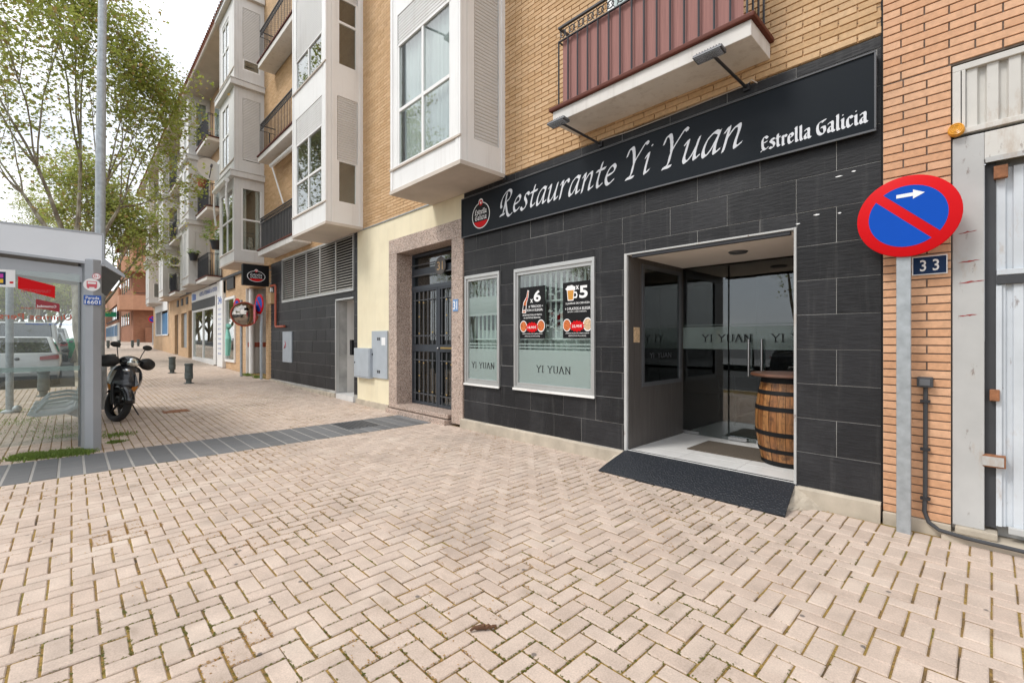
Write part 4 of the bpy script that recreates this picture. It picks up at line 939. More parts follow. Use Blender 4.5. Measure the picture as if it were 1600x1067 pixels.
text('door_number', '31', M['wood'], dr, (-7.19, DY-.045, 2.75), FX, FZ, w=.18, h=.16, off=.01)
bx('pull_bar', M['brass'], dr, -7.05, -6.50, DY-.07, DY-.045, 1.285, 1.315); MB().sphere((-7.20, DY-.02, 1.29), .022, 10, 8).build('lock', M['steel'], dr)
np31 = tag(bx('house_number', M['plateblue'], None, -6.30, -6.16, DW-.030, DW-.0205, 1.93, 2.13, .002), 'small blue tile with number 31 on the granite jamb', 'house number')
text('digits', '31', M['wtxt'], np31, (-6.285, DW-.032, 1.96), FX, FZ, w=.11, h=.14, off=.02)
# meter cabinets
cb = tag(empty('meter_cabinet', (-8.75, DW, .8)), 'tall grey metal meter cabinet on the cream wall by the granite', 'cabinet')
x0 = on_y(583, 560, DW)[0]; x1 = on_y(607, 560, DW)[0]
z0 = on_y(595, 591, DW)[1]; z1 = on_y(595, 517, DW)[1]
bx('door', M['cabinet'], cb, x0, x1, DW-.035, DW+.0, z0, z1, .006)
for q in (.14, .83): 
    for s in (0, .07): bx('vent', M['iron'], cb, x0+(x1-x0)*.38+s, x0+(x1-x0)*.38+.05+s, DW-.038, DW-.034, z0+(z1-z0)*q-.03, z0+(z1-z0)*q+.03)
bx('notice', M['wtxt'], cb, x0+(x1-x0)*.66, x0+(x1-x0)*.9, DW-.0375, DW-.0352, z0+(z1-z0)*.70, z0+(z1-z0)*.86)
MB().cyl((x0+.04, DW-.045, (z0+z1)/2), (x0+.04, DW-.03, (z0+z1)/2), .02).build('lock', M['black'], cb)
cb = tag(empty('meter_cabinet', (-9.6, DW, .8)), 'low grey metal box jutting from the cream wall by the side door', 'cabinet')
x0 = on_y(553, 560, DW-.1)[0]; x1 = on_y(577, 560, DW-.1)[0]
bx('box', M['cabinet'], cb, x0, x1, DW-.10, DW+.0, .62, 1.27, .008); bx('lid', M['cabinet'], cb, x0+.03, x1-.03, DW-.107, DW-.1005, .65, 1.24, .003); MB().cyl((x0+.06, DW-.115, .95), (x0+.06, DW-.105, .95), .018).build('lock', M['black'], cb)

# ---- garage wall in black tiles with louvre
LV = (-15.02, -10.11, 2.64, 3.86)
core('garage_wall', M['grout'], b31, cut([(-16.2, -9.95, .0, 3.92)], [GD, LV]), DW+.004, DW+.27)
tiles(b31, -16.2, -9.96, .2, 3.92, [GD, LV])
mb = MB()
for i in range(24):
    xa, xb_ = -16.25+i*.215, -16.25+(i+1)*.215; mb.box(xa, xb_-.003, DW-.05-.05*math.sin(i*.13), DW+.05, gz(xa)-.05, max(gz((xa+xb_)/2)+.05, .14))
mb.build('plinth', M['concrete'], b31, bevel=.01)
lv = empty('louvre', (-12.5, DW, LV[2]), b31)
w = MB(); w.box(LV[0]-.04, LV[1]+.0, DW-.03, DW+.05, LV[2]-.06, LV[2]); w.box(LV[0]-.04, LV[1], DW-.03, DW+.05, LV[3], LV[3]+.05); w.box(LV[0]-.04, LV[0], DW-.03, DW+.05, LV[2], LV[3]); w.box(LV[1]-.03, LV[1], DW-.029, DW+.05, LV[2], LV[3])
w.build('frame', M['alu'], lv)
for k in range(1, 5): x = LV[0]+(LV[1]-LV[0])*k/5; bx('mullion', M['alu'], lv, x-.018, x+.018, DW-.028, DW+.0, LV[2], LV[3])
n = 19
slm = MB().add([(-2.44, -.02, -.028), (2.44, -.02, -.028), (2.44, .045, .012), (-2.44, .045, .012), (-2.44, -.02, -.036), (2.44, -.02, -.036), (2.44, .045, .004), (-2.44, .045, .004)], [(0, 1, 2, 3), (7, 6, 5, 4), (0, 4, 5, 1), (2, 6, 7, 3)]).mesh('slat'); slm.materials.append(pm('louvre_alu', (.56, .53, .48), .6, .1))
for k in range(n): inst('slat', slm, lv, ((LV[0]+LV[1])/2, DW, LV[2]+.05+(LV[3]-LV[2]-.06)*k/(n-1)))
bx('void_shade', M['black'], lv, LV[0], LV[1], DW+.06, DW+.1, LV[2], LV[3])  # black sheet stands in for the shade behind the slats
# side door recess
bx('recess_wall', M['render_w'], b31, GD[0]-.05, GD[0], DW+.272, DW+.9, 0, 2.6); bx('recess_wall', M['render_w'], b31, GD[1], GD[1]+.05, DW+.272, DW+.9, 0, 2.6); bx('recess_ceiling', M['render_w'], b31, GD[0], GD[1], DW+.27, DW+.9, 2.401, 2.5)
bx('recess_floor', M['floor'], b31, GD[0], GD[1], DW-.02, DW+1, .02, .15)
bx('side_door', M['cabinet'], b31, GD[0]+.0, GD[1], DW+.85, DW+.9, .15, 2.3); bx('door_edge', M['alu'], b31, GD[0]-.03, GD[0]+.02, DW-.02, DW+.06, .12, 2.42); bx('door_edge', M['alu'], b31, GD[0]-.03, GD[1], DW-.02, DW+.06, 2.40, 2.44)
bx('latch', M['black'], b31, -10.28, -10.17, DW-.03, DW+.02, 1.1, 1.45)
pnl = tag(empty('wall_panel', (-14.3, DW, .8)), 'pale grey meter door with pink scribble on black tiles', 'panel')
x0, x1 = on_y(443, 540, DW)[0], on_y(457, 540, DW)[0]
bx('door', M['cabinet'], pnl, x0, x1, DW-.03, DW, .78, 1.70, .005); MB().tube([(x0+.12, DW-.033, 1.18), (x0+.3, DW-.033, 1.36), (x0+.2, DW-.033, 1.2), (x0+.34, DW-.033, 1.25), (x0+.22, DW-.033, 1.42)], .008, 5).build('scribble', M['pinkred'], pnl)
pp = tag(MB().tube([(-15.95, DW-.08, 3.17), (-15.62, DW-.06, 3.17), (-15.58, DW-.05, 3.13), (-15.58, DW-.05, 1.9), (-15.54, DW-.05, 1.86), (-14.75, DW-.05, 1.86)], .035, 10).build('red_pipe', M['pipe'], None, smooth=True), 'red painted pipe bent along the black garage tiles', 'pipe')
ab = tag(empty('alarm_box', (-16.05, DW, 2.62)), 'small wooden box lamp beside the red pipe', 'box')
bx('case', M['wood'], ab, -16.15, -15.83, DW-.12, DW, 2.60, 2.95, .01); bx('bracket', M['white'], ab, -16.12, -16.0, DW-.06, DW, 3.0, 3.12)

# ------------------------------------------------------------------ bays and balconies
def shutter_mesh(mb, p0, p1, z0, z1, axis, at, pitch=.05):
    """ribbed roller blind between p0..p1 on a wall at 'at'"""
    n = max(int((z1-z0)/pitch), 1); pr = []
    for k in range(n):
        a = z0+(z1-z0)*k/n; b = z0+(z1-z0)*(k+1)/n; pr += [(at, a), (at-.010 if axis == 'x' else at+.010, a+(b-a)*.2), (at-.012 if axis == 'x' else at+.012, a+(b-a)*.6), (at, b-.002)]
    if axis == 'x': mb.strip(pr, 'x', p0, p1)                # faces -Y
    else: mb.strip([(p, z) for p, z in pr], 'y', p0, p1)     # faces +X
def wavy(mb, x0, x1, y, z0, z1, amp=.015, wl=.11):
    n = max(int((x1-x0)/.025), 2); mb.strip([(x0+(x1-x0)*i/n, y+amp*math.sin(2*math.pi*i*(x1-x0)/n/wl)) for i in range(n+1)], 'z', z0, z1)
def bay(parent, x0, x1, yf, zb, levels, cornice=False, mat='white', wmat='white', yw=DW, detail=True, top=None):
    """projecting glazed bay; levels = list of dict(z0,z1 window, sf front shutter bottom, ss side shutter bottom, fx front window x range, curtain)"""
    zt = top if top else levels[-1]['z1']+.35
    b = empty('bay_window', ((x0+x1)/2, yf, zb), parent); w = MB(); p = .07
    # underside and edge
    bx('soffit', M['soffit'], b, x0-.02, x1+.02, yf-.02, yw, zb-.03, zb+.03, .004)
    prev = zb+.03
    for lv_ in levels:
        w.box(x0, x1, yf, yf+.04, prev, lv_['z0']); w.box(x1-.04, x1, yf+.04, yw, prev, lv_['z0']); w.box(x0, x0+.04, yf+.04, yw, prev, lv_['z0']); prev = lv_['z1']
        z0, z1 = lv_['z0'], lv_['z1']; a, c = lv_.get('fx', (x0+.2, x1-.22)); ya, yb = lv_.get('sy', (yf+.24, yw-.12))
        # front wall around the window
        w.box(x0, a, yf, yf+.04, z0, z1); w.box(c, x1, yf, yf+.04, z0, z1); w.box(x0, x0+.04, yf+.04, yw, z0, z1)
        w.box(x1-.04, x1, yf+.04, ya, z0, z1); w.box(x1-.04, x1, yb, yw, z0, z1)
    w.box(x0, x1, yf, yf+.04, prev, zt); w.box(x1-.04, x1, yf+.04, yw, prev, zt); w.box(x0, x0+.04, yf+.04, yw, prev, zt)
    w.build('panel', M[mat], b)
    bx('bay_roof', M[mat], b, x0, x1, yf+.0, yw, zt+.001, zt+.05)
    for (xx, yy) in ((x1, yf),):                              # double corner post
        q = MB(); q.box(xx-.10, xx-.035, yf-.012, yf+.03, zb+.03, zt); q.box(xx-.03, xx+.012, yf-.012, yf+.03, zb+.03, zt); q.box(xx-.03, xx+.012, yf+.034, yf+.10, zb+.03, zt); q.box(xx-.02, xx+.010, yf+.11, yf+.17, zb+.03, zt); q.build('corner_post', M[mat], b)
    bx('corner_post', M[mat], b, x0-.01, x0+.06, yf-.012, yf+.03, zb+.03, zt); bx('corner_post', M[mat], b, x1-.02, x1+.012, yw-.07, yw, zb+.03, zt)
    for lv_ in levels:
        z0, z1 = lv_['z0'], lv_['z1']; a, c = lv_.get('fx', (x0+.2, x1-.22)); ya, yb = lv_.get('sy', (yf+.24, yw-.12)); sf = lv_.get('sf', z1); ss = lv_.get('ss', z1)
        if lv_.get('zs'): zs0 = lv_['zs']
        else: zs0 = z0
        # front
        if sf > z0+.1:
            q = MB(); t = .045; mid = (a+c)/2; hz = lv_.get('hz', z0+(z1-z0)*.45)
            for (r0, r1, s0, s1) in ((a, c, z0, z0+t), (a, a+t, z0+t, sf), (c-t, c, z0+t, sf), (mid-.025, mid+.025, z0+t, sf)): q.box(r0, r1, yf+.005, yf+.05, s0, s1)
            if hz < sf: q.box(a+t, mid-.025, yf+.004, yf+.051, hz, hz+.05); q.box(mid+.025, c-t, yf+.004, yf+.051, hz, hz+.05)
            fr = q.build('window_frame', M[wmat], b)
            for (r0, r1) in ((a+t, mid-.025), (mid+.025, c-t)):
                segs = [(z0+t, min(hz, sf)), (hz+.05, sf)] if hz < sf else [(z0+t, sf)]
                for (s0, s1) in segs: bx('pane', M['bayglass'], fr, r0, r1, yf+.025, yf+.031, s0, s1)
            cv = lv_.get('curtain', 1)
            if cv:
                q = MB(); wavy(q, a+t, c-t if cv == 1 else a+t+(c-a)*.35, yf+.12, z0+.05, z1-(.12 if cv == 1 else 0)); q.build('curtain', M['curtain'], fr)
        if sf < z1:
            q = MB(); shutter_mesh(q, a+.01, c-.01, sf, z1, 'x', yf+.02); s_ = q.build('shutter', M['shutter'] if mat != 'white' else M['white'], b, fix=False); bx('shutter_rail', M[wmat], s_, a, c, yf+.0, yf+.03, sf-.02, sf)
        # side, seen from the restaurant
        if ss > z0+.1:
            q = MB(); t = .045; hz = lv_.get('hzs', z0+(z1-z0)*.42)
            for (r0, r1, s0, s1) in ((ya, yb, zs0, zs0+t), (ya, ya+t, zs0+t, ss), (yb-t, yb, zs0+t, ss)): q.box(x1-.05, x1-.005, r0, r1, s0, s1)
            if hz < ss-.2: q.box(x1-.051, x1-.004, ya+t, yb-t, hz, hz+.05)
            fr = q.build('window_frame', M[wmat], b); bx('pane', M['bayglass'], fr, x1-.03, x1-.024, ya+t, yb-t, zs0+t, ss)
            if lv_.get('scurtain') == 2:
                for (f0, f1) in ((0, .24), (.78, 1)):
                    q = MB(); n = 6; q.strip([(x1-.10+.012*math.sin(i*1.9), ya+t+(yb-ya-2*t)*(f0+(f1-f0)*i/n)) for i in range(n+1)], 'z', zs0+t, ss); q.build('curtain', M['curtain'], fr)
            elif lv_.get('scurtain'):
                q = MB(); n = 14; q.strip([(x1-.12+.012*math.sin(i*1.9), ya+t+(yb-ya-2*t)*i/n) for i in range(n+1)], 'z', zs0+t, ss); q.build('curtain', M['curtain'], fr)
        if ss < z1 or zs0 > z0:
            q = MB()
            if ss < z1: shutter_mesh(q, ya+.01, yb-.01, ss, z1, 'y', x1-.02)
            if zs0 > z0: shutter_mesh(q, ya+.01, yb-.01, z0, zs0, 'y', x1-.02)
            s_ = q.build('shutter', M['shutter'], b, fix=False); bx('shutter_rail', M[wmat], s_, x1-.035, x1+.0, ya, yb, max(ss-.02, z0), ss+.0)
        if cornice:
            bx('cornice', M[mat], b, x0-.12, x1+.12, yf-.14, yw, z1+.32, z1+.50, .01); bx('cornice_cap', M['greypanel'], b, x0-.14, x1+.14, yf-.16, yw, z1+.501, z1+.525)
        bx('sill', M['soffit'], b, x0-.01, x1+.02, yf-.03, yf+.0, z0-.03, z0, .003)
    bx('room_back', M['room'], b, x0+.05, x1-.05, yw-.06, yw-.01, zb+.04, zt)
    return b
bay(b31, -6.93, -5.04, 3.85, 3.89, [dict(z0=4.27, z1=6.75, sf=6.25, ss=4.28, hz=5.16), dict(z0=7.33, z1=9.6, sf=8.6, ss=7.34)])
bay(b31, -11.68, -9.68, 3.86, 3.92, [dict(z0=4.38, z1=6.68, sf=6.05, ss=5.3, hz=5.12, curtain=0), dict(z0=7.33, z1=9.6, sf=8.05, ss=8.8, hz=8.9, hzs=8.25, curtain=0)], top=10.2)

def balcony(parent, x0, x1, yf, zs, railh=.95, thick=.15, bars=None, screen=None, yw=DW, deco=True, dark=False):
    """slab with terracotta edge and iron railing"""
    b = empty('balcony', ((x0+x1)/2, yf, zs), parent)
    bx('slab', M['render_w'], b, x0, x1, yf, yw+.0, zs, zs+thick, .008)
    q = MB(); q.box(x0-.035, x1+.035, yf-.035, yf+.14, zs+thick, zs+thick+.045); q.box(x0-.035, x0+.14, yf+.14, yw, zs+thick, zs+thick+.045); q.box(x1-.14, x1+.035, yf+.14, yw, zs+thick, zs+thick+.045); q.build('tile_edge', M['terracotta'], b, bevel=.012)
    z0, z1 = zs+thick+.075, zs+thick+railh; a, c, f = x0+.05, x1-.05, yf+.05
    q = MB()
    for zz, t in ((z0, .014), (z1, .022), (z1-.16 if deco else z1-.06, .012)):
        q.box(a, c, f-t/2-.006, f+t/2+.006, zz-t/2, zz+t/2); q.box(a-.006, a+t, f+.02, yw, zz-t/2, zz+t/2); q.box(c-t, c+.006, f+.02, yw, zz-t/2, zz+t/2)
    q.build('rail', M['iron'], b)
    n = bars or int((c-a)/.125); me = MB().cyl((0, 0, z0-.05), (0, 0, z1-(.165 if deco else .02)), .0105, n=6).mesh('bar', True); me.materials.append(M['iron'])
    for k in range(n+1): inst('bar', me, b, (a+(c-a)*k/n, f, 0))
    ny = max(int((yw-f)/.13), 2)
    for k in range(1, ny+1):
        for xx in (a, c): inst('bar', me, b, (xx, f+(yw-.02-f)*k/ny, 0))
    if deco:
        sm_ = MB(); R_ = .042
        sm_.tube([(R_*math.cos(t*math.pi/6), 0, R_*math.sin(t*math.pi/6)) for t in range(13)], .007, 5, caps=False); sm_.tube([(-.05, 0, -.05), (-.015, 0, 0), (-.05, 0, .05)], .006, 5); sm_.tube([(.05, 0, -.05), (.015, 0, 0), (.05, 0, .05)], .006, 5)
        me2 = sm_.mesh('scroll', True); me2.materials.append(M['iron']); m2 = max(int((c-a)/.13), 2)
        for k in range(m2): inst('scroll', me2, b, (a+(c-a)*(k+.5)/m2, f, z1-.085))
    if screen:
        q = MB(); n = int((c-a-.08)/.09)*6; pr = [(a+.04+(c-a-.08)*i/n, f+.03+.0025*math.sin(i*math.pi/3)) for i in range(n+1)]; q.strip(pr, 'z', z0-.01, z1-.14); q.build('screen', M[screen], b, smooth=True)
        if not dark:
            q = MB(); q.strip([(f+.04, 0), (yw-.05, 0)], 'z', 0, 0)
    return b
xq0, xq1 = -3.66, -1.42
balcony(b31, xq0, xq1, 4.19, 4.05, 1.0, .14, bars=15, screen='reed')
bd = empty('balcony_door', (-2.5, DW, 4.25), b31)
bx('frame', M['alu'], bd, -3.2, -1.8, DW-.02, DW+.01, 4.22, 6.4); bx('pane', M['bayglass'], bd, -3.1, -1.9, DW-.03, DW-.021, 4.3, 6.3)
for zz, scr in ((4.05, 'iron'), (6.98, None), (9.90, None)):
    bb = balcony(b31, -15.85, -12.72, 4.2, zz, 1.0, .16, screen='woodgrey' if scr else None)
    bd = empty('balcony_door', (-12.7, DW, zz+.2), b31); w = MB(); w.box(-13.9, -12.65, DW-.03, DW+.0, zz+.2, zz+2.35); w.build('frame', M['white'], bd); bx('pane', M['bayglass'], bd, -13.78, -12.78, DW-.04, DW-.031, zz+.3, zz+1.9); bx('shutter_box', M['white'], bd, -13.9, -12.65, DW-.07, DW-.03, zz+2.0, zz+2.34)
aw = tag(empty('awning', (-14, DW, 6.7)), 'white folded awning arm under the second balcony', 'awning')
MB().cyl((-15.3, 4.42, 6.78), (-12.7, 4.42, 6.78), .06, n=12).build('roll', M['white'], aw, smooth=True); MB().tube([(-15.2, 4.42, 6.72), (-15.0, 4.5, 6.2), (-14.75, 4.6, 5.55)], .025, 6).build('arm', M['white'], aw)
# floodlights on arms above the signboard
def flood(px, py, bxp, byp, i):
    X0, Z0 = on_y(bxp, byp, DW); f = tag(empty('floodlight', (X0, DW, Z0)), ['black floodlight on arm below the bay window corner', 'black floodlight on arm at the left end of the balcony', 'black floodlight on arm at the right end of the balcony'][i], 'floodlight', 'floodlights above the signboard')
    YH = 4.12; XH, ZH = on_y(px, py, YH); ln = .26
    MB().cyl((X0, DW-.005, Z0), (XH+.02, YH, ZH), .014, n=8).build('arm', M['iron'], f); bx('bracket', M['iron'], f, X0-.03, X0+.03, DW-.02, DW, Z0-.03, Z0+.03)
    q = MB(); q.prism([(-.06, 0), (.06, 0), (.05, .03), (-.05, .03)], 'x', -ln/2, ln/2)
    q.xform(Matrix.Translation((XH, YH, ZH-.01)) @ Matrix.Rotation(R(-7), 4, 'X')); q.build('lamp_head', M['ironlt'], f, bevel=.006)
    q = MB(); q.box(-ln/2+.015, ln/2-.015, -.05, .05, -.006, -.002); q.xform(Matrix.Translation((XH, YH, ZH-.01)) @ Matrix.Rotation(R(-7), 4, 'X')); q.build('lens', M['steel'], f)
    for k in range(9):
        q = MB(); x = -ln/2+.03+k*.025; q.box(x, x+.006, -.045, .045, .030, .042); q.xform(Matrix.Translation((XH, YH, ZH-.01)) @ Matrix.Rotation(R(-7), 4, 'X')); q.build('fin', M['iron'], f)
flood(726, 262, 790, 279, 0); flood(872, 192, 939, 226, 1); flood(1108, 86, 1167, 138, 2)
wire = tag(MB().tube([(on_y(940, 226, DW-.01)[0], DW-.012, 3.88), (-2.9, DW-.012, 3.865), (-2.2, DW-.012, 3.875), (on_y(1167, 138, DW)[0], DW-.012, 3.89), (on_y(1176, 140, DW)[0], DW-.03, 3.91), (on_y(1185, 150, DW)[0], DW-.03, 3.86)], .005, 6).build('cable', M['soffit'], None), 'thin pale cable running along the top of the signboard', 'cable')

# ------------------------------------------------------------------ number 33: orange brick pier and white metal gate
b33 = tag(empty('brick_building', (.5, DW, 0)), 'orange brick building with the white metal gate, number 33', 'building')
GX0 = -.205; holes = [(GX0, 6, -.1, 3.46)]
core('wall', M['omortar'], b33, cut([(RX1+.012, 6.5, 0, 12)], holes), DW-.012, DW+.35)
bricks(b33, M['obrick'], RX1+.014, GX0-.002, .10, 3.46, [], y=DW-.024, depth=.016, phase=0, L=.262, n_parts=150)
bricks(b33, M['obrick'], RX1+.014, 2.6, .10+54*.0625, 6.0, [], y=DW-.024, depth=.016, phase=.03, L=.262, n_parts=150)
bx('plinth', M['concrete'], b33, RX1+.012, GX0, DW-.04, DW+.1, -.03, .095, .01)
bx('expansion_joint', M['black'], b33, RX1-.004, RX1+.012, DW+.0, DW+.2, 0, 9)
gt = tag(empty('metal_gate', (1.2, DW, 0)), 'weathered white corrugated metal gate in a rusty frame', 'gate')
bx('post', M['gategrey'], gt, GX0+.006, -.035, DW-.01, DW+.12, .10, 2.92, .006); bx('post', M['gategrey'], gt, 3.2, 3.4, DW-.01, DW+.12, .10, 2.92, .006)
bx('lintel_beam', M['gatewhite'], gt, -.0345, 3.2, DW-.008, DW+.12, 2.725, 2.92, .004); bx('trim', M['gategrey'], gt, -.03, 3.2, DW-.02, DW-.0085, 2.70, 2.735)
w = MB()
for (p, q, r, s) in ((GX0+.006, 3.4, 2.945, 2.985), (GX0+.006, 3.4, 3.405, 3.45), (GX0+.006, GX0+.05, 2.985, 3.405), (GX0+.055, GX0+.075, 2.985, 3.405)): w.box(p, q, DW-.012, DW+.06, r, s)
w.build('upper_frame', M['gatewhite'], gt, bevel=.004)
bx('gap_shade', M['black'], gt, GX0, 3.4, DW+.07, DW+.1, 2.92, 2.95)  # dark strip standing in for shade in the slot below the upper frame
def corr(name, mat, x0, x1, z0, z1, y, pitch=.105, d=.028, ramp_=.010, flat=.055):
    pr = []; x = x0
    while x < x1:
        pr += [(x, y), (x+flat, y), (x+flat+ramp_, y+d), (x+pitch-ramp_, y+d)]; x += pitch
    q = MB(); q.strip(pr, 'z', z0, z1); return q.build(name, mat, gt)
corr('upper_sheet', M['gatewhite'], GX0+.078, 3.38, 2.985, 3.405, DW+.006)
corr('leaf_sheet', M['gateblue'], .022, 3.1, .14, 2.66, DW+.05, .085, .018, .008, .045)
bx('leaf_sky_blocker', M['gategrey'], gt, -.03, 3.2, DW+.125, DW+.15, .05, 2.95); bx('upper_sky_blocker', M['gategrey'], gt, GX0+.0, 3.4, DW+.07, DW+.1, 2.951, 3.46); bx('gap_shade', M['pvc'], gt, -.034, .021, DW+.04, DW+.1, .12, 2.7)  # backing added to stop sky showing through; dark strip imitates shade in the gap
bx('leaf_rail', M['gateblue'], gt, .025, 3.1, DW+.025, DW+.049, 1.905, 1.945, .004); bx('leaf_rail', M['pvc'], gt, .025, 3.1, DW+.03, DW+.0495, 1.84, 1.90, .004)
bx('leaf_foot', M['gategrey'], gt, .08, 3.1, DW+.02, DW+.049, .10, .15, .008); bx('leaf_edge', M['gateblue'], gt, .022, .05, DW+.03, DW+.0495, .14, 1.83)
bx('hinge', M['rust'], gt, -.045, .07, DW-.014, DW+.045, .555, .64, .006); bx('hinge_plate', M['gategrey'], gt, -.046, .06, DW-.017, DW-.0145, .565, .63); bx('hinge', M['rust'], gt, -.01, .04, DW+.0, DW+.045, 1.02, 1.10, .006); bx('hinge', M['rust'], gt, .01, .08, DW+.0, DW+.045, 2.58, 2.67, .006)
bx('threshold', M['concrete'], gt, GX0-.05, 3.4, DW-.10, DW+.3, -.03, .045, .01); bx('threshold', M['concrete'], gt, GX0+.02, .03, DW-.05, DW+.12, .046, .10, .012)
for (x, z, l) in ((-.12, 2.22, .05), (-.10, 1.86, .07), (-.11, 2.01, .06), (-.12, 1.62, .05)):      # red scuffs left by passing cars
    q = MB(); n = 9; up = []; lo = []
    for i in range(n): xx = x-l+2*l*i/(n-1); zz = z+.012*i/(n-1); e = math.sin(math.pi*i/(n-1)); up.append((xx, DW-.0112, zz+(.002+.008*random.random())*e)); lo.append((xx, DW-.0112, zz-(.001+.006*random.random())*e))
    q.v = up+lo[::-1]; q.f = [tuple(range(2*n))]; q.build('paint_scuff', M['darkred'], gt, fix=False)
lampo = tag(empty('warning_light', (-.18, DW, 2.97)), 'round amber warning light on the gate frame', 'light')
MB().lathe([(0, -.045), (.035, -.043), (.045, -.03), (.047, .0)], (-.178, DW-.016, 2.975), 24, 'y').build('lens', M['orange'], lampo, smooth=True)
for k in range(3): MB().lathe([(.012+k*.011, -.0455), (.016+k*.011, -.047), (.020+k*.011, -.0445)], (-.178, DW-.016, 2.975), 24, 'y', close=False).build('lens_ring', M['orange'], lampo, smooth=True)
x0, x1 = on_y(1426, 410, DW)[0], on_y(1481, 410, DW)[0]
n33 = tag(bx('house_number', M['navy'], None, x0, x1, DW-.034, DW-.022, 1.94, 2.08, .003), 'dark blue enamel plate with number 33 beside the round sign', 'house number')
w = MB()
for (p, q, r, s) in ((x0, x1, 1.94, 1.946), (x0, x1, 2.074, 2.08), (x0, x0+.006, 1.946, 2.074), (x1-.006, x1, 1.946, 2.074)): w.box(p, q, DW-.0352, DW-.0342, r, s)
w.build('border', M['wtxt'], n33); text('digits', '3 3', M['wtxt'], n33, (x0+.045, DW-.036, 1.967), FX, FZ, w=x1-x0-.09, h=.085, off=.012)
# no parking sign on a galvanised post
ns_ = tag(empty('no_parking_sign', (-.45, 4.52, 0)), 'large round red and blue no parking sign on galvanised post', 'traffic sign')
px = -.458; py = 4.53
bx('post', M['galv'], ns_, px-.042, px+.042, py-.02, py+.02, -.02, 2.52, .006)
SC = on_y(1417, 338, py-.04); SYn = py-.04; sr = .30
MB().lathe([(0, -.004), (sr-.008, -.004), (sr, .0), (sr, .012), (sr-.012, .016), (0, .016)], (SC[0], SYn, SC[1]), 64, 'y').build('disc', M['red'], ns_, smooth=True)
half = []
for sgn in (1, -1):
    pts = []; rb = sr*.755; hb = sr*.105
    a0 = math.asin(hb/rb)
    for i in range(31):
        t = a0+(math.pi-2*a0)*i/30; u_, v_ = rb*math.cos(t), sgn*rb*math.sin(t); an = R(-45)
        pts.append((SC[0]+u_*math.cos(an)-v_*math.sin(an), SC[1]+u_*math.sin(an)+v_*math.cos(an)))
    disc_mesh(pts, SYn-.0055).build('blue_field', M['blue'], ns_, fix=False)
ar = [(-.075, -.013), (.02, -.013), (.02, -.034), (.085, 0), (.02, .034), (.02, .013), (-.075, .013)]
disc_mesh([(SC[0]+.015+a, SC[1]+.155+b) for a, b in ar], SYn-.0068).build('arrow', M['wtxt'], ns_, fix=False)
for zz in (SC[1]-.2, SC[1]+.2): bx('clamp', M['galv'], ns_, px-.06, px+.06, py-.025, py+.03, zz-.02, zz+.02)
# conduit and box on the pier
cd = tag(empty('conduit_box', (-.33, DW, .0)), 'small grey junction box with dark conduit running down the brick pier', 'junction box')
X, Z = on_y(1446, 597, DW-.03); bx('box', M['pvc'], cd, X-.045, X+.045, DW-.085, DW-.0225, Z-.035, Z+.04, .006); bx('lid', M['ironlt'], cd, X-.03, X+.03, DW-.089, DW-.0855, Z-.022, Z+.025, .002)
MB().tube([(X+.002, DW-.045, Z-.03), (X, DW-.045, .30), (X-.005, DW-.045, .16), (X+.02, DW-.055, .09), (X+.08, DW-.10, .062), (X+.22, DW-.13, .055), (X+.6, DW-.14, .05), (X+1.5, DW-.14, .05)], .014, 8).build('conduit', M['pvc'], cd, smooth=True)
for zz in (.98, .62, .25): bx('clip', M['iron'], cd, X-.028, X+.028, DW-.062, DW-.022, zz, zz+.018)
# ------------------------------------------------------------------ the next block: tan brick ground floor, grey bays, white shop
B2X0, B2X1 = -46.0, BX0
b2 = tag(empty('apartment_building', (-31, DW, .5)), 'long tan brick block with stacked grey bay windows beyond the garage', 'building')
GO = (-19.2, -16.93, -.5, 3.35); SG = (-29.4, -22.3, .3, 3.95); SW = (-22.26, -20.65, .55, 3.2)
BW = (-44.3, -38.0, 1.75, 4.0); D1 = (-35.6, -34.3, .3, 3.0); GR = (-33.2, -31.4, 1.0, 3.0); D2 = (-30.9, -29.9, .3, 3.05)
core('wall', M['fwall'], b2, cut([(B2X0, B2X1-.002, -.2, 12.8)], [GO, SG, SW, BW, D1, GR, D2]), DW+.003, DW+.4)
bx('end_wall', M['fwall'], b2, B2X0, B2X0+.3, DW+.4, DW+10, 0, 12.8); bx('back_mass', M['dark'], b2, B2X0+.3, -19.3, DW+1.2, DW+10, .2, 12.7)
bx('beam', M['pvc'], b2, B2X0, -16.95, DW-.06, DW, 3.98, 4.08)
# eave with tiles
ev = empty('eave', (-31, 3.6, 12.7), b2)
bx('soffit', M['soffit'], ev, B2X0-.3, BX0+.0, 3.75, DW+.4, 12.62, 12.72); MB().cyl((B2X0-.3, 3.74, 12.68), (BX0, 3.74, 12.68), .075, n=10).build('gutter', M['soffit'], ev, smooth=True)
tm = MB(); tm.lathe([(.075, 0), (.075, 1.6)], (0, 0, 0), 8, 'y', 0, math.pi, False); tme = tm.mesh('roof_tile', True); tme.materials.append(M['roof'])
for k in range(146): inst('roof_tile', tme, ev, (B2X0-.2+k*.2, 3.62, 12.78), (R(16), 0, 0))
bx('roof_deck', M['roof'], ev, B2X0-.3, BX0, 3.66, DW+.4, 12.725, 12.77)
F = [3.95, 6.91, 9.87]
def lvl(k, sf=2.3, ss=2.3, fx=None, curtain=0, zs=None, **kw):
    d = dict(z0=F[k]+.42, z1=F[k]+2.45, sf=F[k]+.42+sf if sf < 2.03 else F[k]+2.45, ss=F[k]+.42+ss if ss < 2.03 else F[k]+2.45, curtain=curtain, hz=F[k]+1.45, hzs=F[k]+1.42)
    if fx: d['fx'] = fx
    if zs: d['zs'] = F[k]+.42+zs
    d.update(kw); return d
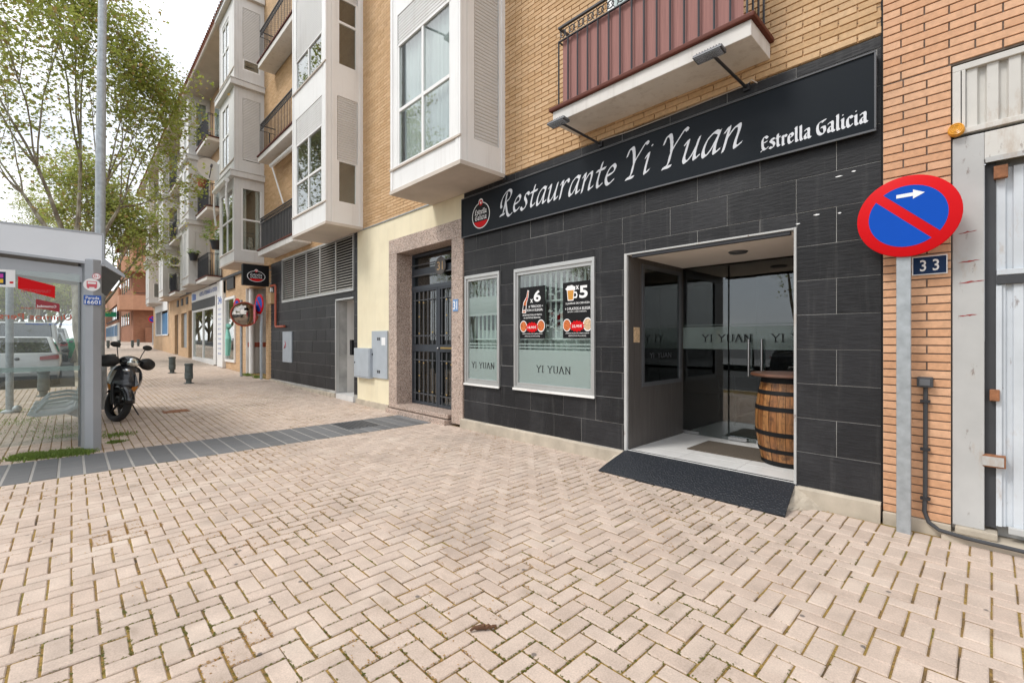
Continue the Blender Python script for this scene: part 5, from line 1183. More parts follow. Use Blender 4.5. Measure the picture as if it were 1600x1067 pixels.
# nearest bay: glazed corner below, shuttered above
bay(b2, -18.95, -16.95, 3.80, 4.0, [lvl(0, scurtain=2, sy=(4.0, 4.6)), lvl(1, ss=.05, fx=(-18.6, -17.7)), lvl(2, sf=1.9, ss=.35, fx=(-18.6, -17.7))], True, 'greypanel')
for (x1_, w2) in ((-25.3, 1.75), (-33.4, 1.8), (-40.2, 1.8)):
    first = x1_ == -25.3
    bay(b2, x1_-w2, x1_, 3.85, 4.0, [lvl(0, ss=.05 if first else 1.0, fx=(x1_-w2+.55, x1_-w2+.95)), lvl(1, ss=.05 if first else 1.9, fx=(x1_-w2+.5, x1_-w2+1.1)), lvl(2, fx=(x1_-w2+.5, x1_-w2+1.1), scurtain=1)], True, 'greypanel')
    bay(b2, x1_-w2-2.5, x1_-w2-.02, 4.12, 4.0, [lvl(0, fx=(x1_-w2-2.0, x1_-w2-1.2)), lvl(1, fx=(x1_-w2-2.0, x1_-w2-1.2)), lvl(2, fx=(x1_-w2-2.0, x1_-w2-1.2))], True, 'greypanel')
for (x0_, x1_) in ((-25.2, -22.9), (-33.3, -31.2)):
    for k in range(3):
        balcony(b2, x0_, x1_, 4.12, F[k]+.05, 1.0, .14, deco=False, screen='woodgrey')
        bd = empty('balcony_door', (x1_-.6, DW, F[k]+.2), b2); bx('frame', M['white'], bd, x1_-1.3, x1_-.1, DW-.03, DW+.0, F[k]+.2, F[k]+2.4); bx('pane', M['bayglass'], bd, x1_-1.2, x1_-.2, DW-.04, DW-.031, F[k]+.3, F[k]+2.2)
    for k in range(3):
        bx('wall_window', M['alu'], b2, x1_+.6, x1_+1.7, DW-.03, DW, F[k]+1.0, F[k]+2.3); bx('window_pane', M['bayglass'], b2, x1_+.66, x1_+1.64, DW-.04, DW-.031, F[k]+1.06, F[k]+2.24)
# awning roll and arms of the nearest bay
aw2 = tag(empty('awning', (-18, 3.7, 6.7)), 'white rolled awning with folded arms on the nearest grey bay', 'awning')
MB().cyl((-18.9, 3.62, 6.62), (-17.1, 3.62, 6.62), .075, n=12).build('roll', M['white'], aw2, smooth=True)
for xx in (-18.85, -17.15): MB().tube([(xx, 3.62, 6.55), (xx, 3.60, 6.0), (xx-.02, 3.66, 5.45)], .03, 8).build('arm', M['white'], aw2)
# cat on the sill behind the bay's side glass
cat = bpy.data.meshes.new('cat'); V = [(0, 0, .02), (0, 0, .16), (.01, .0, .27), (.02, 0, .36), (.06, 0, .385), (.025, .045, .43), (.025, -.045, .43), (.05, .04, .12), (.07, .045, .01), (.05, -.04, .12), (.07, -.045, .01), (-.06, .09, .02), (-.02, .16, .02)]
cat.from_pydata(V, [(0, 1), (1, 2), (2, 3), (3, 4), (3, 5), (3, 6), (1, 7), (7, 8), (1, 9), (9, 10), (0, 11), (11, 12)], [])
cat.materials.append(M['catw']); co = link(bpy.data.objects.new('cat', cat), None, (-17.10, 4.30, 4.42)); md = co.modifiers.new('skin', 'SKIN')
for i, r in enumerate((.10, .095, .07, .06, .04, .012, .012, .035, .025, .035, .025, .03, .02)): cat.skin_vertices[0].data[i].radius = (r, r)
cat.skin_vertices[0].data[0].use_root = True; co.modifiers.new('sub', 'SUBSURF').levels = 1
tag(co, 'brown and white cat sitting on the sill behind bay window glass', 'cat')
# satellite dish, pots, air conditioner
sd = tag(empty('satellite_dish', (-24.4, 4.1, 8.6)), 'large white satellite dish on the railing between the bays', 'satellite dish')
DX = -23.2; dy, dz_ = on_x(326, 266, DX)
q = MB(); q.lathe([(.0, .0), (.2, .012), (.36, .045), (.48, .09), (.48, .10), (.35, .055), (.19, .022), (0, .012)], (0, 0, 0), 32); q.xform(Matrix.Translation((DX, dy, dz_)) @ Matrix.Rotation(R(82), 4, 'Y') @ Matrix.Rotation(R(-12), 4, 'X')); q.build('reflector', M['dish'], sd, smooth=True)
MB().tube([(DX+.0, dy, dz_-.45), (DX+.35, dy+.0, dz_-.2), (DX+.55, dy, dz_+.02)], .018, 6).build('arm', M['iron'], sd); MB().cyl((DX+.5, dy, dz_), (DX+.62, dy, dz_+.06), .045).build('receiver', M['ironlt'], sd); MB().cyl((DX-.1, dy, dz_-.1), (DX-.15, dy, 7.2), .03).build('mast', M['iron'], sd)
def pot(name, label, X, Y, Z, s, plant=False, mat='pot'):
    p = tag(empty(name, (X, Y, Z)), label, 'plant pot'); MB().lathe([(0, 0), (.09*s, 0), (.13*s, .2*s), (.145*s, .2*s), (.145*s, .24*s), (0, .22*s)], (X, Y, Z), 16).build('pot', M[mat], p, smooth=True)
    bx('hook', M['iron'], p, X-.02, X+.02, Y, Y+.15*s, Z+.18*s, Z+.2*s)
    v, f = [], []; rr = random.Random(int(Z*100))
    for _ in range(260 if plant else 60):
        a = rr.random()*6.3; r = rr.random()**.6*(.32 if plant else .16)*s; z = Z+.2*s+rr.random()*(.55 if plant else .15)*s; x, y = X+r*math.cos(a), Y+r*math.sin(a); b = len(v); l = .06*s; t = rr.random()*6.3
        v += [(x, y, z), (x+l*math.cos(t), y+l*math.sin(t), z+.02), (x+l*1.6*math.cos(t+.3), y+l*1.6*math.sin(t+.3), z-.02), (x+l*math.cos(t+.7), y+l*math.sin(t+.7), z-.01)]; f.append((b, b+1, b+2, b+3))
    q = MB(); q.v, q.f = v, f; q.build('foliage', M['moss'], p, fix=False)
pot('flower_pot', 'terracotta pot hanging below the satellite dish', -23.3, 4.0, 7.95, 1.3)
pot('flower_pot', 'dark hanging pot with bushy green plant beside the glazed bay', -21.4, 4.15, 5.05, 1.5, True, 'iron')
pot('flower_pot', 'dark pot on the left corner of the lowest balcony', -25.1, 4.0, 5.05, 1.4, False, 'iron')
ac = tag(empty('air_conditioner', (-33.3, 4.3, 5.7)), 'white air conditioner hung on the side of a far grey bay', 'air conditioner'); bx('case', M['white'], ac, -33.39, -33.05, 4.1, 4.6, 5.75, 6.35, .02); MB().lathe([(0, .345), (.2, .345), (.22, .34)], (-33.39, 4.35, 6.05), 20, 'x').build('fan_grille', M['ironlt'], ac); bx('bracket', M['iron'], ac, -33.39, -33.1, 4.2, 4.5, 5.70, 5.749)

# ---- garage ramp side walls
bx('ramp_wall', M['render_w'], b2, -19.45, -19.2, DW+.401, DW+7, -.3, 3.4); bx('ramp_wall', M['render_w'], b2, -19.2, -19.14, DW+.0, DW+.4, gz(-19)-.1, 3.35)
bx('ramp_stripe', M['pipe'], b2, -19.2, -19.19, DW+.401, DW+7, 1.18, 1.36); bx('ramp_stripe', M['pipe'], b2, -19.14, -19.13, DW+.05, DW+.4, 1.18, 1.36)
q = MB(); q.box(-19.199, -19.188, DW+2.2, DW+2.7, .35, 1.05); q.build('ramp_mark', M['pipe'], b2); bx('ramp_back', M['render_w'], b2, -19.2, -16.9, DW+6.5, DW+6.6, -.3, 3.4); bx('ramp_ceiling', M['render_w'], b2, -19.2, -16.6, DW+.4, DW+7, 3.36, 3.45)
MB().cyl((-19.02, DW+.15, gz(-19)), (-19.02, DW+.15, 3.35), .09, n=14).build('drain_pipe', M['white'], b2, smooth=True)
bx('ramp_wall_right', M['render_w'], b2, -16.95, -16.6, DW+.45, DW+7, -.3, 3.4)

# ---- white veterinary shopfront
vs_ = tag(empty('shopfront', (-25.8, DW, .4)), 'white shopfront with grey fascia and tall glass panes in the tan block', 'shopfront')
g0 = gz(-26)
w = MB(); w.box(SG[0], SG[1], DW-.08, DW+.0, 3.42, 3.93); w.box(-29.4, -29.2, DW-.06, DW+.1, g0, 3.42); w.box(-24.35, -23.85, DW-.06, DW+.1, g0, 3.42); w.box(SG[0], -24.35, DW-.05, DW+.1, g0-.1, g0+.22); w.box(-29.2, -24.35, DW-.05, DW+.05, 2.88, 2.98); w.build('frame', M['white'], vs_)
bx('grey_band', M['pvc'], vs_, -29.35, -24.0, DW-.085, DW-.02, 2.99, 3.40); bx('side_board', M['white'], vs_, -23.3, -22.3, DW-.12, DW+.02, g0-.05, 3.95)
for (a, b) in ((-29.2, -26.85), (-26.75, -24.35)): bx('pane', M['shopglass'], vs_, a, b, DW+.0, DW+.008, g0+.22, 2.88)
bx('mullion', M['white'], vs_, -26.85, -26.75, DW-.04, DW+.05, g0+.22, 2.88); bx('door', M['iron'], vs_, -23.85, -23.3, DW+.05, DW+.1, g0, 2.9); bx('door_pane', M['shopglass'], vs_, -23.8, -23.35, DW+.04, DW+.048, g0+.15, 2.8)
bx('interior', M['room'], vs_, -29.3, -20.7, DW+1.0, DW+1.1, g0, 3.4)
text('lettering', 'HOSPITAL VETERINARIO LA FORTUNA', M['parblue'], vs_, (-27.3, DW-.084, 3.6), FX, FZ, w=4.0, h=.2, off=.02)
bx('logo', M['plateblue'], vs_, -29.3, -28.6, DW-.086, DW-.0805, 3.5, 3.85); bx('logo', M['parblue'], vs_, -28.95, -28.2, DW-.0875, DW-.0865, 3.5, 3.8)
text('lettering', '24h', M['parblue'], vs_, (-23.15, DW-.124, 2.98), FX, FZ, w=.75, h=.32, off=.015)
for k, s in enumerate(('CONSULTAS', 'URGENCIAS', 'VACUNAS', 'CIRUGIA', 'RAYOS X', 'ANALISIS', 'ECOGRAFIA', 'DENTAL', 'PELUQUERIA', 'TIENDA')): text('lettering', s, M['parblue'], vs_, (-23.1, DW-.124, 2.72-k*.21), FX, FZ, w=.6, h=.07)
w = MB(); a, b, c, d = SW
for (p, q, r, s) in ((a, b, c, c+.1), (a, b, d-.1, d), (a, a+.1, c+.1, d-.1), (b-.1, b, c+.1, d-.1)): w.box(p, q, DW-.05, DW+.05, r, s)
w.build('frame', M['white'], vs_); bx('pane', M['shopglass'], vs_, a+.1, b-.1, DW, DW+.008, c+.1, d-.1); MB().tube([(a+.3, DW-.004, .8), (a+.4, DW-.004, 1.5), (a+.3, DW-.004, 1.9), (a+.45, DW-.004, 2.05)], [.08, .11, .05, .1], 8).build('window_print', pm('mint', (.25, .6, .5), .5), vs_)
bx('vent_box', M['iron'], b2, -21.9, -20.75, DW-.06, DW+.0, 3.5, 3.95)
# far ground floor openings
w = MB(); a, b, c, d = BW
for (p, q, r, s) in ((a, b, c, c+.08), (a, b, d-.08, d), (a, a+.12, c, d), (b-.12, b, c, d), ((a+b)/2-.1, (a+b)/2+.1, c, d)): w.box(p, q, DW-.05, DW+.0, r, s)
bwf = w.build('window', M['white'], b2); bx('grille', M['ironlt'], bwf, a+.12, (a+b)/2-.1, DW+.0, DW+.03, c, d); bx('grille', M['bluepaint'], bwf, (a+b)/2+.1, b-.12, DW+.0, DW+.03, c, d-.7); bx('blind_box', M['white'], bwf, a, b, DW-.08, DW-.05, 3.45, 4.1)
for (o, m) in ((D1, 'woodgrey'), (D2, 'woodgrey'), (GR, 'galv')): bx('shop_door' if m != 'galv' else 'roller_shutter', M[m], b2, o[0], o[1], DW+.15, DW+.2, o[2], o[3])
for k in range(20): bx('shutter_slat', M['galv'], b2, GR[0], GR[1], DW+.125, DW+.149, 1.02+k*.099, 1.09+k*.099)
for x in (-31.2, -32.8, -34.3): bx('small_vent', M['iron'], b2, x-.3, x+.3, DW-.03, DW+.001, 3.45, 3.85)

# ---- hanging beer sign over the garage, posts with signs, mirror
bs = tag(empty('hanging_sign', (-16.3, 4.3, 3.2)), 'black double sided hanging sign with oval beer badge by the garage', 'sign')
Yb0 = on_x(378, 430, -16.25)[0]
bx('case', M['black'], bs, -16.33, -16.13, Yb0, DW-.08, 3.17, 3.83, .008)
for (p, q) in ((DW-.08, DW),): bx('bracket', M['galv'], bs, -16.26, -16.20, p, q, 3.25, 3.29); bx('bracket', M['galv'], bs, -16.26, -16.20, p, q, 3.7, 3.74)
hold = empty('badge_holder', (0, 0, 0)); badge(hold, 0, -.02, (DW-.08-Yb0)*.70, (DW-.08-Yb0)*.70/1.5, 0)
Mx = Matrix.Translation((-16.127, (Yb0+DW-.08)/2, 3.48)) @ Matrix.Rotation(R(90), 4, 'Z')
for ch in list(hold.children):
    wm = Mx @ Matrix.Translation(WM[ch.name]); ch.parent = bs; ch.matrix_parent_inverse = Matrix.Translation(-WM[bs.name]); ch.matrix_basis = wm; WM[ch.name] = wm.translation
bpy.data.objects.remove(hold)
def round_sign(name, label, X, Y, zc, r, face, post=True, blank=False, posth=None, group=None):
    """no parking disc on a post; face = yaw of its normal"""
    t = tag(empty(name, (X, Y, gz(X))), label, 'traffic sign', group)
    if post: MB().cyl((X, Y, gz(X)-.02), (X, Y, posth or zc+r), .04, n=10).build('post', M['galv'], t, smooth=True)
    def put(nm, q, mat): q.xform(Matrix.Translation((X, Y, zc)) @ Matrix.Rotation(face, 4, 'Z')); q.build(nm, mat, t)
    put('disc', MB().lathe([(0, 0), (r, 0), (r, -.02), (0, -.02)], (0, -.05, 0), 32, 'y'), M['pinkred'] if blank else M['red'])
    if not blank:
        for sgn in (1, -1):
            pts = []; rb, hb = r*.75, r*.1; a0 = math.asin(hb/rb)
            for i in range(17):
                tt = a0+(math.pi-2*a0)*i/16; u_, v_ = rb*math.cos(tt), sgn*rb*math.sin(tt); an = R(-45); pts.append((u_*math.cos(an)-v_*math.sin(an), -.073, u_*math.sin(an)+v_*math.cos(an)))
            q = MB(); q.v = pts; q.f = [tuple(range(17))]; put('blue_field', q, M['blue'])
    return t
round_sign('no_parking_sign', 'narrow looking no parking sign on the post at the garage corner', -16.62, 4.50, 2.62, .33, R(6))
pk = round_sign('blank_sign', 'faded pink back of a sign leaning behind the garage corner post', -16.75, 4.40, 2.30, .32, R(-10), post=False, blank=True); bx('bracket', M['galv'], pk, -16.8, -16.6, 4.40, 4.50, 2.25, 2.30)
mr = tag(empty('traffic_mirror', (-18.0, 4.3, gz(-18))), 'round convex traffic mirror with orange rim before the white shop', 'mirror')
mX = -17.9; mY, mZ = on_x(382, 491, mX)
MB().cyl((mX-.16, mY-.06, gz(mX)-.02), (mX-.16, mY-.06, mZ+.5), .04, n=10).build('post', M['galv'], mr, smooth=True)
q = MB(); q.lathe([(.0, .12), (.14, .11), (.28, .07), (.36, .02), (.39, 0)], (0, 0, 0), 28, 'x', close=False); q.xform(Matrix.Translation((mX, mY, mZ)) @ Matrix.Rotation(R(-14), 4, 'Z')); q.build('mirror_face', M['mirror'], mr, smooth=True)
q = MB(); q.lathe([(.38, .0), (.40, .03), (.43, .02), (.43, -.04), (.1, -.08), (0, -.08)], (0, 0, 0), 28, 'x', close=False); q.xform(Matrix.Translation((mX, mY, mZ)) @ Matrix.Rotation(R(-14), 4, 'Z')); q.build('rim', M['pipe'], mr, smooth=True)
round_sign('no_parking_sign', 'small no parking sign leaning by the traffic mirror', -18.55, 4.30, 2.62, .30, R(8), post=False)
round_sign('no_parking_sign', 'distant no parking sign at the far street corner', -55, 5.55, gz(-55)+2.45, .33, R(70))

# ------------------------------------------------------------------ buildings beyond the crossing
rb_ = tag(empty('corner_building', (-68, 10, 1.2)), 'red brick corner building with orange rounded balconies', 'building')
zb = gz(-68); CXr, CYr = -66, 4.95
bx('wall', M['rwall'], rb_, -84, CXr, CYr, 26, zb-.5, 13.6)
bx('roof', M['roof'], rb_, -84.6, CXr+.6, CYr-.6, 26, 13.6, 13.9)
for k, z in enumerate((5.0, 9.2)):
    q = MB(); q.prism([(CXr-3.6, CYr+.0), (CXr-3.4, CYr-1.2), (CXr+.2, CYr-1.2), (CXr+1.3, CYr-.1), (CXr+1.3, CYr+5.2), (CXr, CYr+5.2)], 'z', z-.25, z+1.35); q.build('balcony', M['ocl'], rb_)
    bx('balcony_rail', M['iron'], rb_, CXr+1.2, CXr+1.28, CYr+.0, CYr+5.0, z+1.55, z+1.62)
for (y0, z0) in ((CYr+2.4, 6.4), (CYr+2.4, 10.6), (CYr+3.0, 2.9)):
    wd = bx('window', M['white'], rb_, CXr, CXr+.06, y0, y0+1.7, z0, z0+1.7); bx('pane', M['bayglass'], wd, CXr+.06, CXr+.07, y0+.15, y0+1.55, z0+.15, z0+1.55); bx('shutter', M['shutter'], wd, CXr+.071, CXr+.08, y0+.15, y0+1.55, z0+.9, z0+1.6)
for k in range(4):
    for z0 in (3.2, 7.4, 11.0):
        x = CXr-4.6-k*3.3; wd = bx('window', M['woodgrey'], rb_, x-1.2, x, CYr-.05, CYr, z0, z0+1.5); bx('pane', M['bayglass'], wd, x-1.1, x-.1, CYr-.06, CYr-.051, z0+.1, z0+1.4)
bx('recess_shade', M['dark'], rb_, CXr, CXr+.03, CYr+1.8, CYr+6, zb+1.5, zb+3.6); bx('canopy', M['rwall'], rb_, CXr, CXr+.9, CYr+1.0, CYr+6, zb+3.7, zb+4.2); bx('low_wall', M['rwall'], rb_, CXr+.2, CXr+.5, CYr+1.0, CYr+6, zb-.2, zb+1.6)  # flat dark panel under the canopy stands in for the shade of a recess
ob_ = tag(empty('row_house', (-100, 7, 1.2)), 'low orange roofed brick row with dark windows beyond the corner building', 'building')
bx('wall', M['rwall'], ob_, -118, -84.1, 4.9, 20, zb-.5, 8.6); bx('parapet', M['ocl'], ob_, -118, -84.1, 4.7, 4.89, 6.6, 8.8); bx('ground_floor', M['render_w'], ob_, -118, -84.1, 4.75, 4.89, zb, 3.9)
for k in range(9):
    x = -87-k*3.4; wd = bx('window', M['iron'], ob_, x-2, x, 4.68, 4.89, 4.4, 6.3); bx('pane', M['bayglass'], wd, x-1.9, x-.1, 4.66, 4.679, 4.5, 6.2); bx('shop_window', M['bluepaint'], ob_, x-1.6, x, 4.68, 4.74, 2.0, 3.6)
ob2 = tag(empty('rendered_house', (-140, 5, 1.2)), 'plain orange rendered house closing the street in the distance', 'building')
bx('wall', M['ocl'], ob2, -160, -125, 3.2, 18, zb-.5, 11.0); bx('roof', M['roof'], ob2, -160.5, -124.5, 2.7, 18, 11.0, 11.5)
for k in range(4): bx('window', M['iron'], ob2, -125, -124.95, 4.2+k*2.4, 5.4+k*2.4, 6.5, 8.2)
gs = tag(empty('pharmacy_sign', (-86.2, 4.4, 4.8)), 'green hanging pharmacy sign on the far brick row', 'sign'); bx('panel', M['green'], gs, -86.3, -86.1, 3.0, 4.6, 4.7, 5.4, .02); bx('bracket', M['iron'], gs, -86.25, -86.15, 4.6, 4.9, 5.0, 5.1)
# ------------------------------------------------------------------ bus shelter, its stop post and the street lamp
bsx = -8.2
sh = tag(empty('bus_shelter', (bsx, .19, 0)), 'grey bus shelter with glass end panel and seat at the left', 'bus shelter')
w = MB(); w.prism([(-8.30, .08), (-8.12, .12), (-8.085, .20), (-8.12, .285), (-8.28, .285), (-8.31, .2)], 'z', -.02, 2.50); w.build('post', M['shelter'], sh, bevel=.012)
bx('post_groove', M['roofdark'], sh, -8.30, -8.285, .06, .10, .05, 2.45)
bx('post', M['shelter'], sh, -12.15, -12.0, .10, .28, 0, 2.5, .01); bx('post', M['shelter'], sh, -8.24, -8.16, -2.0, -1.9, 0, 2.5, .01)
fb = MB(); FXx = -8.12
fb.add([(FXx, .29, 2.448), (FXx, -2.3, 2.60), (FXx, -2.3, 2.835), (FXx, .29, 2.83), (FXx-.05, .29, 2.448), (FXx-.05, -2.3, 2.60), (FXx-.05, -2.3, 2.835), (FXx-.05, .29, 2.83)], [(0, 1, 2, 3), (7, 6, 5, 4), (0, 4, 5, 1), (1, 5, 6, 2), (2, 6, 7, 3), (3, 7, 4, 0)])
fs = fb.build('fascia', M['fascia'], sh, bevel=.004)
q = MB()
q.add([(FXx+.004, .31, 2.425), (FXx+.004, -2.3, 2.577), (FXx+.004, -2.3, 2.605), (FXx+.004, .31, 2.455), (FXx-.06, .31, 2.425), (FXx-.06, -2.3, 2.577), (FXx-.06, -2.3, 2.605), (FXx-.06, .31, 2.455)], [(0, 1, 2, 3), (7, 6, 5, 4), (0, 4, 5, 1), (1, 5, 6, 2), (2, 6, 7, 3), (3, 7, 4, 0)])
q.box(FXx-.06, FXx+.005, -2.3, .31, 2.831, 2.855); q.box(FXx-.06, FXx+.005, .29, .312, 2.46, 2.83); q.build('fascia_trim', M['shelter'], fs)
rfm = MB(); rfm.add([(-12.2, .50, 2.32), (FXx-.06, .50, 2.32), (FXx-.06, .31, 2.49), (-12.2, .31, 2.49), (FXx-.06, -2.3, 2.62), (-12.2, -2.3, 2.62)], [(0, 1, 2, 3), (3, 2, 4, 5)])
bmv = len(rfm.v); rfm.add([(x, y, z+.03) for x, y, z in rfm.v[:6]], [(3, 2, 1, 0), (5, 4, 2, 3), ]); rfm.build('roof', M['roofdark'], sh)
q = MB(); q.add([(FXx-.055, .31, 2.43), (FXx-.055, .52, 2.29), (FXx-.055, .52, 2.33), (FXx-.055, .31, 2.53), (FXx, .31, 2.43), (FXx, .52, 2.29), (FXx, .52, 2.33), (FXx, .31, 2.53)], [(0, 1, 2, 3), (7, 6, 5, 4), (0, 4, 5, 1), (1, 5, 6, 2), (2, 6, 7, 3)]); q.build('rear_eave', M['shelter'], sh)
q = MB(); q.add([(FXx-.10, .1, 2.40), (FXx-.10, -2.2, 2.54), (FXx-.10, -2.2, 2.40), (FXx-.10, .1, 2.20), (FXx-.15, .1, 2.40), (FXx-.15, -2.2, 2.54), (FXx-.15, -2.2, 2.40), (FXx-.15, .1, 2.20)], [(0, 1, 2, 3), (7, 6, 5, 4), (0, 4, 5, 1), (1, 5, 6, 2), (2, 6, 7, 3), (3, 7, 4, 0)]); q.build('header_beam', M['shelter'], sh)
ge = bx('end_glass', M['shglass'], sh, -8.215, -8.205, -1.9, .075, .16, 2.30); bx('rear_glass', M['shglass'], sh, -12.0, -8.32, .19, .2, .3, 2.3)
bx('glass_band', M['frostd'], ge, -8.2035, -8.2020, -1.9, .075, 1.055, 1.115)
X_ = -8.2005
def on_glass(px, py): return on_x(px, py, X_)
def gquad(nm, pts, mat):
    q = MB(); q.v = [(X_, *on_glass(*p)) for p in pts]; q.f = [(0, 1, 2, 3)]; return q.build(nm, mat, ge, fix=False)
gquad('red_sticker', [(28, 432), (86, 447), (86, 466), (28, 451)], M['red']); gquad('red_sticker', [(56, 467), (93, 475), (93, 488), (56, 480)], pm('dark_red', (.28, .01, .02), .4))
gquad('timetable', [(-40, 418), (24, 422), (24, 449), (-40, 447)], M['wtxt']); 
q = MB(); q.v = [(X_+.001, *on_glass(*p)) for p in ((-10, 424), (9, 425), (9, 445), (-10, 444))]; q.f = [(0, 1, 2, 3)]; q.build('timetable_print', M['navy'], ge, fix=False)
for (c0, c1, r0, r1, m) in ((-4, 5, 428, 434, pm('magenta', (.5, .02, .35), .4)), (-4, 5, 436, 442, pm('yellow', (.8, .5, .02), .4)), (15, 21, 440, 443, M['red'])):
    q = MB(); q.v = [(X_+.002, *on_glass(*p)) for p in ((c0, r0), (c1, r0), (c1, r1), (c0, r1))]; q.f = [(0, 1, 2, 3)]; q.build('timetable_mark', m, ge, fix=False)
def gtext(s, px0, px1, py, hpx, mat, mirror=True):
    a = on_glass(px0, py); b = on_glass(px1, py); text('glass_print', s, mat, ge, (X_+.001, a[0], a[1]), (0, 1, 0), FZ, w=b[0]-a[0], h=hpx*.0078, off=.01, mirror=mirror)
gtext('Unimos Personas', -48, 112, 497, 9, M['pipe']); gtext('Acercando lugares', 32, 84, 483, 4, M['pipe']); gtext('Consorcio de Transportes', 40, 112, 508, 4, M['parblue'])
gtext('TRANSPORTES', 33, 80, 456, 5, pm('sticker_text', (.5, .05, .06), .5)); gtext('Comunidad', 58, 88, 480, 4, M['wtxt'])
# stop number on the post
PXn = -8.083
def pdisc(nm, px, py, r, mat, d, sq=None):
    Yc, Zc = on_x(px, py, PXn); q = MB(); q.v = [(PXn+d, Yc+r*math.cos(t*.2618), Zc+r*math.sin(t*.2618)) for t in range(24)]; q.f = [tuple(range(24))]; q.build(nm, mat, sh, fix=False); return Yc, Zc
pl = MB(); pl.box(-8.088, -8.0845, .128, .272, 1.55, 2.45)
Yc, Zc = pdisc('stop_disc', 143.5, 445, .082, M['wtxt'], .001)
bus = tag(MB().box(PXn+.002, PXn+.004, Yc-.05, Yc+.05, Zc-.03, Zc+.045).build('bus_pictogram', M['pinkred'], sh)); bx('bus_window', M['wtxt'], bus, PXn+.004, PXn+.005, Yc-.04, Yc+.04, Zc+.01, Zc+.035)
for s in (-.035, .035): bx('bus_wheel', M['pinkred'], bus, PXn+.002, PXn+.004, Yc+s-.01, Yc+s+.01, Zc-.045, Zc-.03)
Yc2, Zc2 = pdisc('stop_disc', 151, 432, .042, M['pinkred'], .001); pdisc('stop_disc', 151, 432, .036, M['wtxt'], .002); text('stop_zone', 'B1', M['pinkred'], sh, (PXn+.003, Yc2-.025, Zc2-.016), (0, 1, 0), FZ, w=.05, h=.034)
Yp, Zp = on_x(144.5, 469, PXn); bx('stop_plate', M['parblue'], sh, PXn+.001, PXn+.0025, Yp-.085, Yp+.085, Zp-.06, Zp+.062)
text('stop_name', 'Parada', M['wtxt'], sh, (PXn+.0035, Yp-.065, Zp+.012), (0, 1, 0), FZ, w=.13, h=.035, off=.01); text('stop_number', '16601', M['wtxt'], sh, (PXn+.0035, Yp-.075, Zp-.05), (0, 1, 0), FZ, w=.15, h=.05, off=.015)
# seats on the rear wall
def seat(X):
    s = empty('seat', (X, .0, .45), sh); q = MB()
    pr = [(.16, .86), (.13, .84), (.06, .60), (.02, .50), (-.06, .455), (-.34, .44), (-.42, .46), (-.45, .42), (-.36, .39), (-.04, .40), (.06, .46), (.12, .60), (.17, .80)]
    q.prism(pr, 'x', X-.23, X+.23); q.build('shell', M['seatgrey'], s, smooth=True, bevel=.015); q = MB(); q.tube([(X+.24, .10, .60), (X+.24, -.05, .63), (X+.24, -.25, .60), (X+.24, -.36, .46)], .022, 8); q.build('arm', M['seatgrey'], s, smooth=True)
    q = MB(); q.prism([(.19, .50), (-.1, .40), (.19, .25)], 'x', X-.03, X+.03); q.build('bracket', M['shelter'], s)
for X in (-9.3, -9.95, -10.6): seat(X)
bx('seat_rail', M['shelter'], sh, -12.0, -8.35, .15, .19, .36, .44)
sp = tag(empty('stop_post', (-12.9, -.85, gz(-12.9))), 'thin grey bus stop post standing beyond the shelter glass', 'post')
Yq = on_x(15, 600, -12.9)[0]; MB().cyl((-12.9, Yq, gz(-12.9)-.02), (-12.9, Yq, 2.9), .055, n=12).build('pole', M['galv'], sp, smooth=True); MB().lathe([(.12, -.02), (.12, .03), (.06, .06)], (-12.9, Yq, gz(-12.9)), 16).build('foot', M['galv'], sp, smooth=True); MB().sphere((-12.82, Yq+.10, gz(-12.9)+.07), .07, 10, 8).build('cap', M['galv'], sp, smooth=True)
lx = -12.4; ly = on_x(155, 300, lx)[0]
lp = tag(empty('street_lamp', (lx, ly, gz(lx))), 'tall slim grey street lamp post rising behind the bus shelter', 'street lamp')
MB().tube([(lx, ly, gz(lx)-.02), (lx, ly, .9), (lx, ly, .92), (lx+.02, ly+.02, 5), (lx+.05, ly+.07, 11)], [.12, .12, .085, .08, .055], 16).build('pole', M['galv'], lp, smooth=True); MB().tube([(lx+.05, ly+.07, 10.9), (lx+.05, ly-.6, 11.3), (lx+.05, ly-1.6, 11.4)], .035, 8).build('arm', M['galv'], lp); bx('lantern', M['ironlt'], lp, lx-.1, lx+.2, ly-2.2, ly-1.5, 11.32, 11.46, .03)

# ------------------------------------------------------------------ bollards
def bollard_proto():
    b = empty('bollard', (0, 0, 0))
    MB().lathe([(.10, -.02), (.13, 0), (.13, .015), (.075, .03), (.07, .07)], (0, 0, 0), 20).build('foot', M['bollard'], b, smooth=True)
    MB().lathe([(.07, .05), (.075, .12), (.105, .14), (.108, .30), (.098, .32)], (0, 0, 0), 20, close=False).build('lower_drum', M['bollard'], b, smooth=True)
    MB().lathe([(.098, .31), (.102, .34), (.102, .52), (.094, .535)], (0, 0, 0), 20, close=False).build('upper_drum', M['bollard'], b, smooth=True)
    MB().lathe([(.09, .53), (.112, .545), (.115, .58), (.10, .60), (0, .605)], (0, 0, 0), 20).build('cap', M['bollard'], b, smooth=True)
    return b
bp_ = bollard_proto()
BL = [(269, 583, 'iron bollard farther from the viewer of the pair before the tan block'), (295, 599, 'iron bollard nearer the viewer of the pair before the tan block'), (68, 619, 'iron bollard nearest behind the shelter glass'), (84, 588, 'iron bollard behind the pale hatchback seen through shelter glass'),
      (176, 577, 'iron bollard half hidden behind the scooter handlebar'), (169, 544, 'far iron bollard left of the scooter mirror'), (186, 543, 'far iron bollard above the scooter mirror'), (207, 543, 'far iron bollard just right of the scooter mirror'), (216, 541, 'farthest iron bollard before the red corner building')]
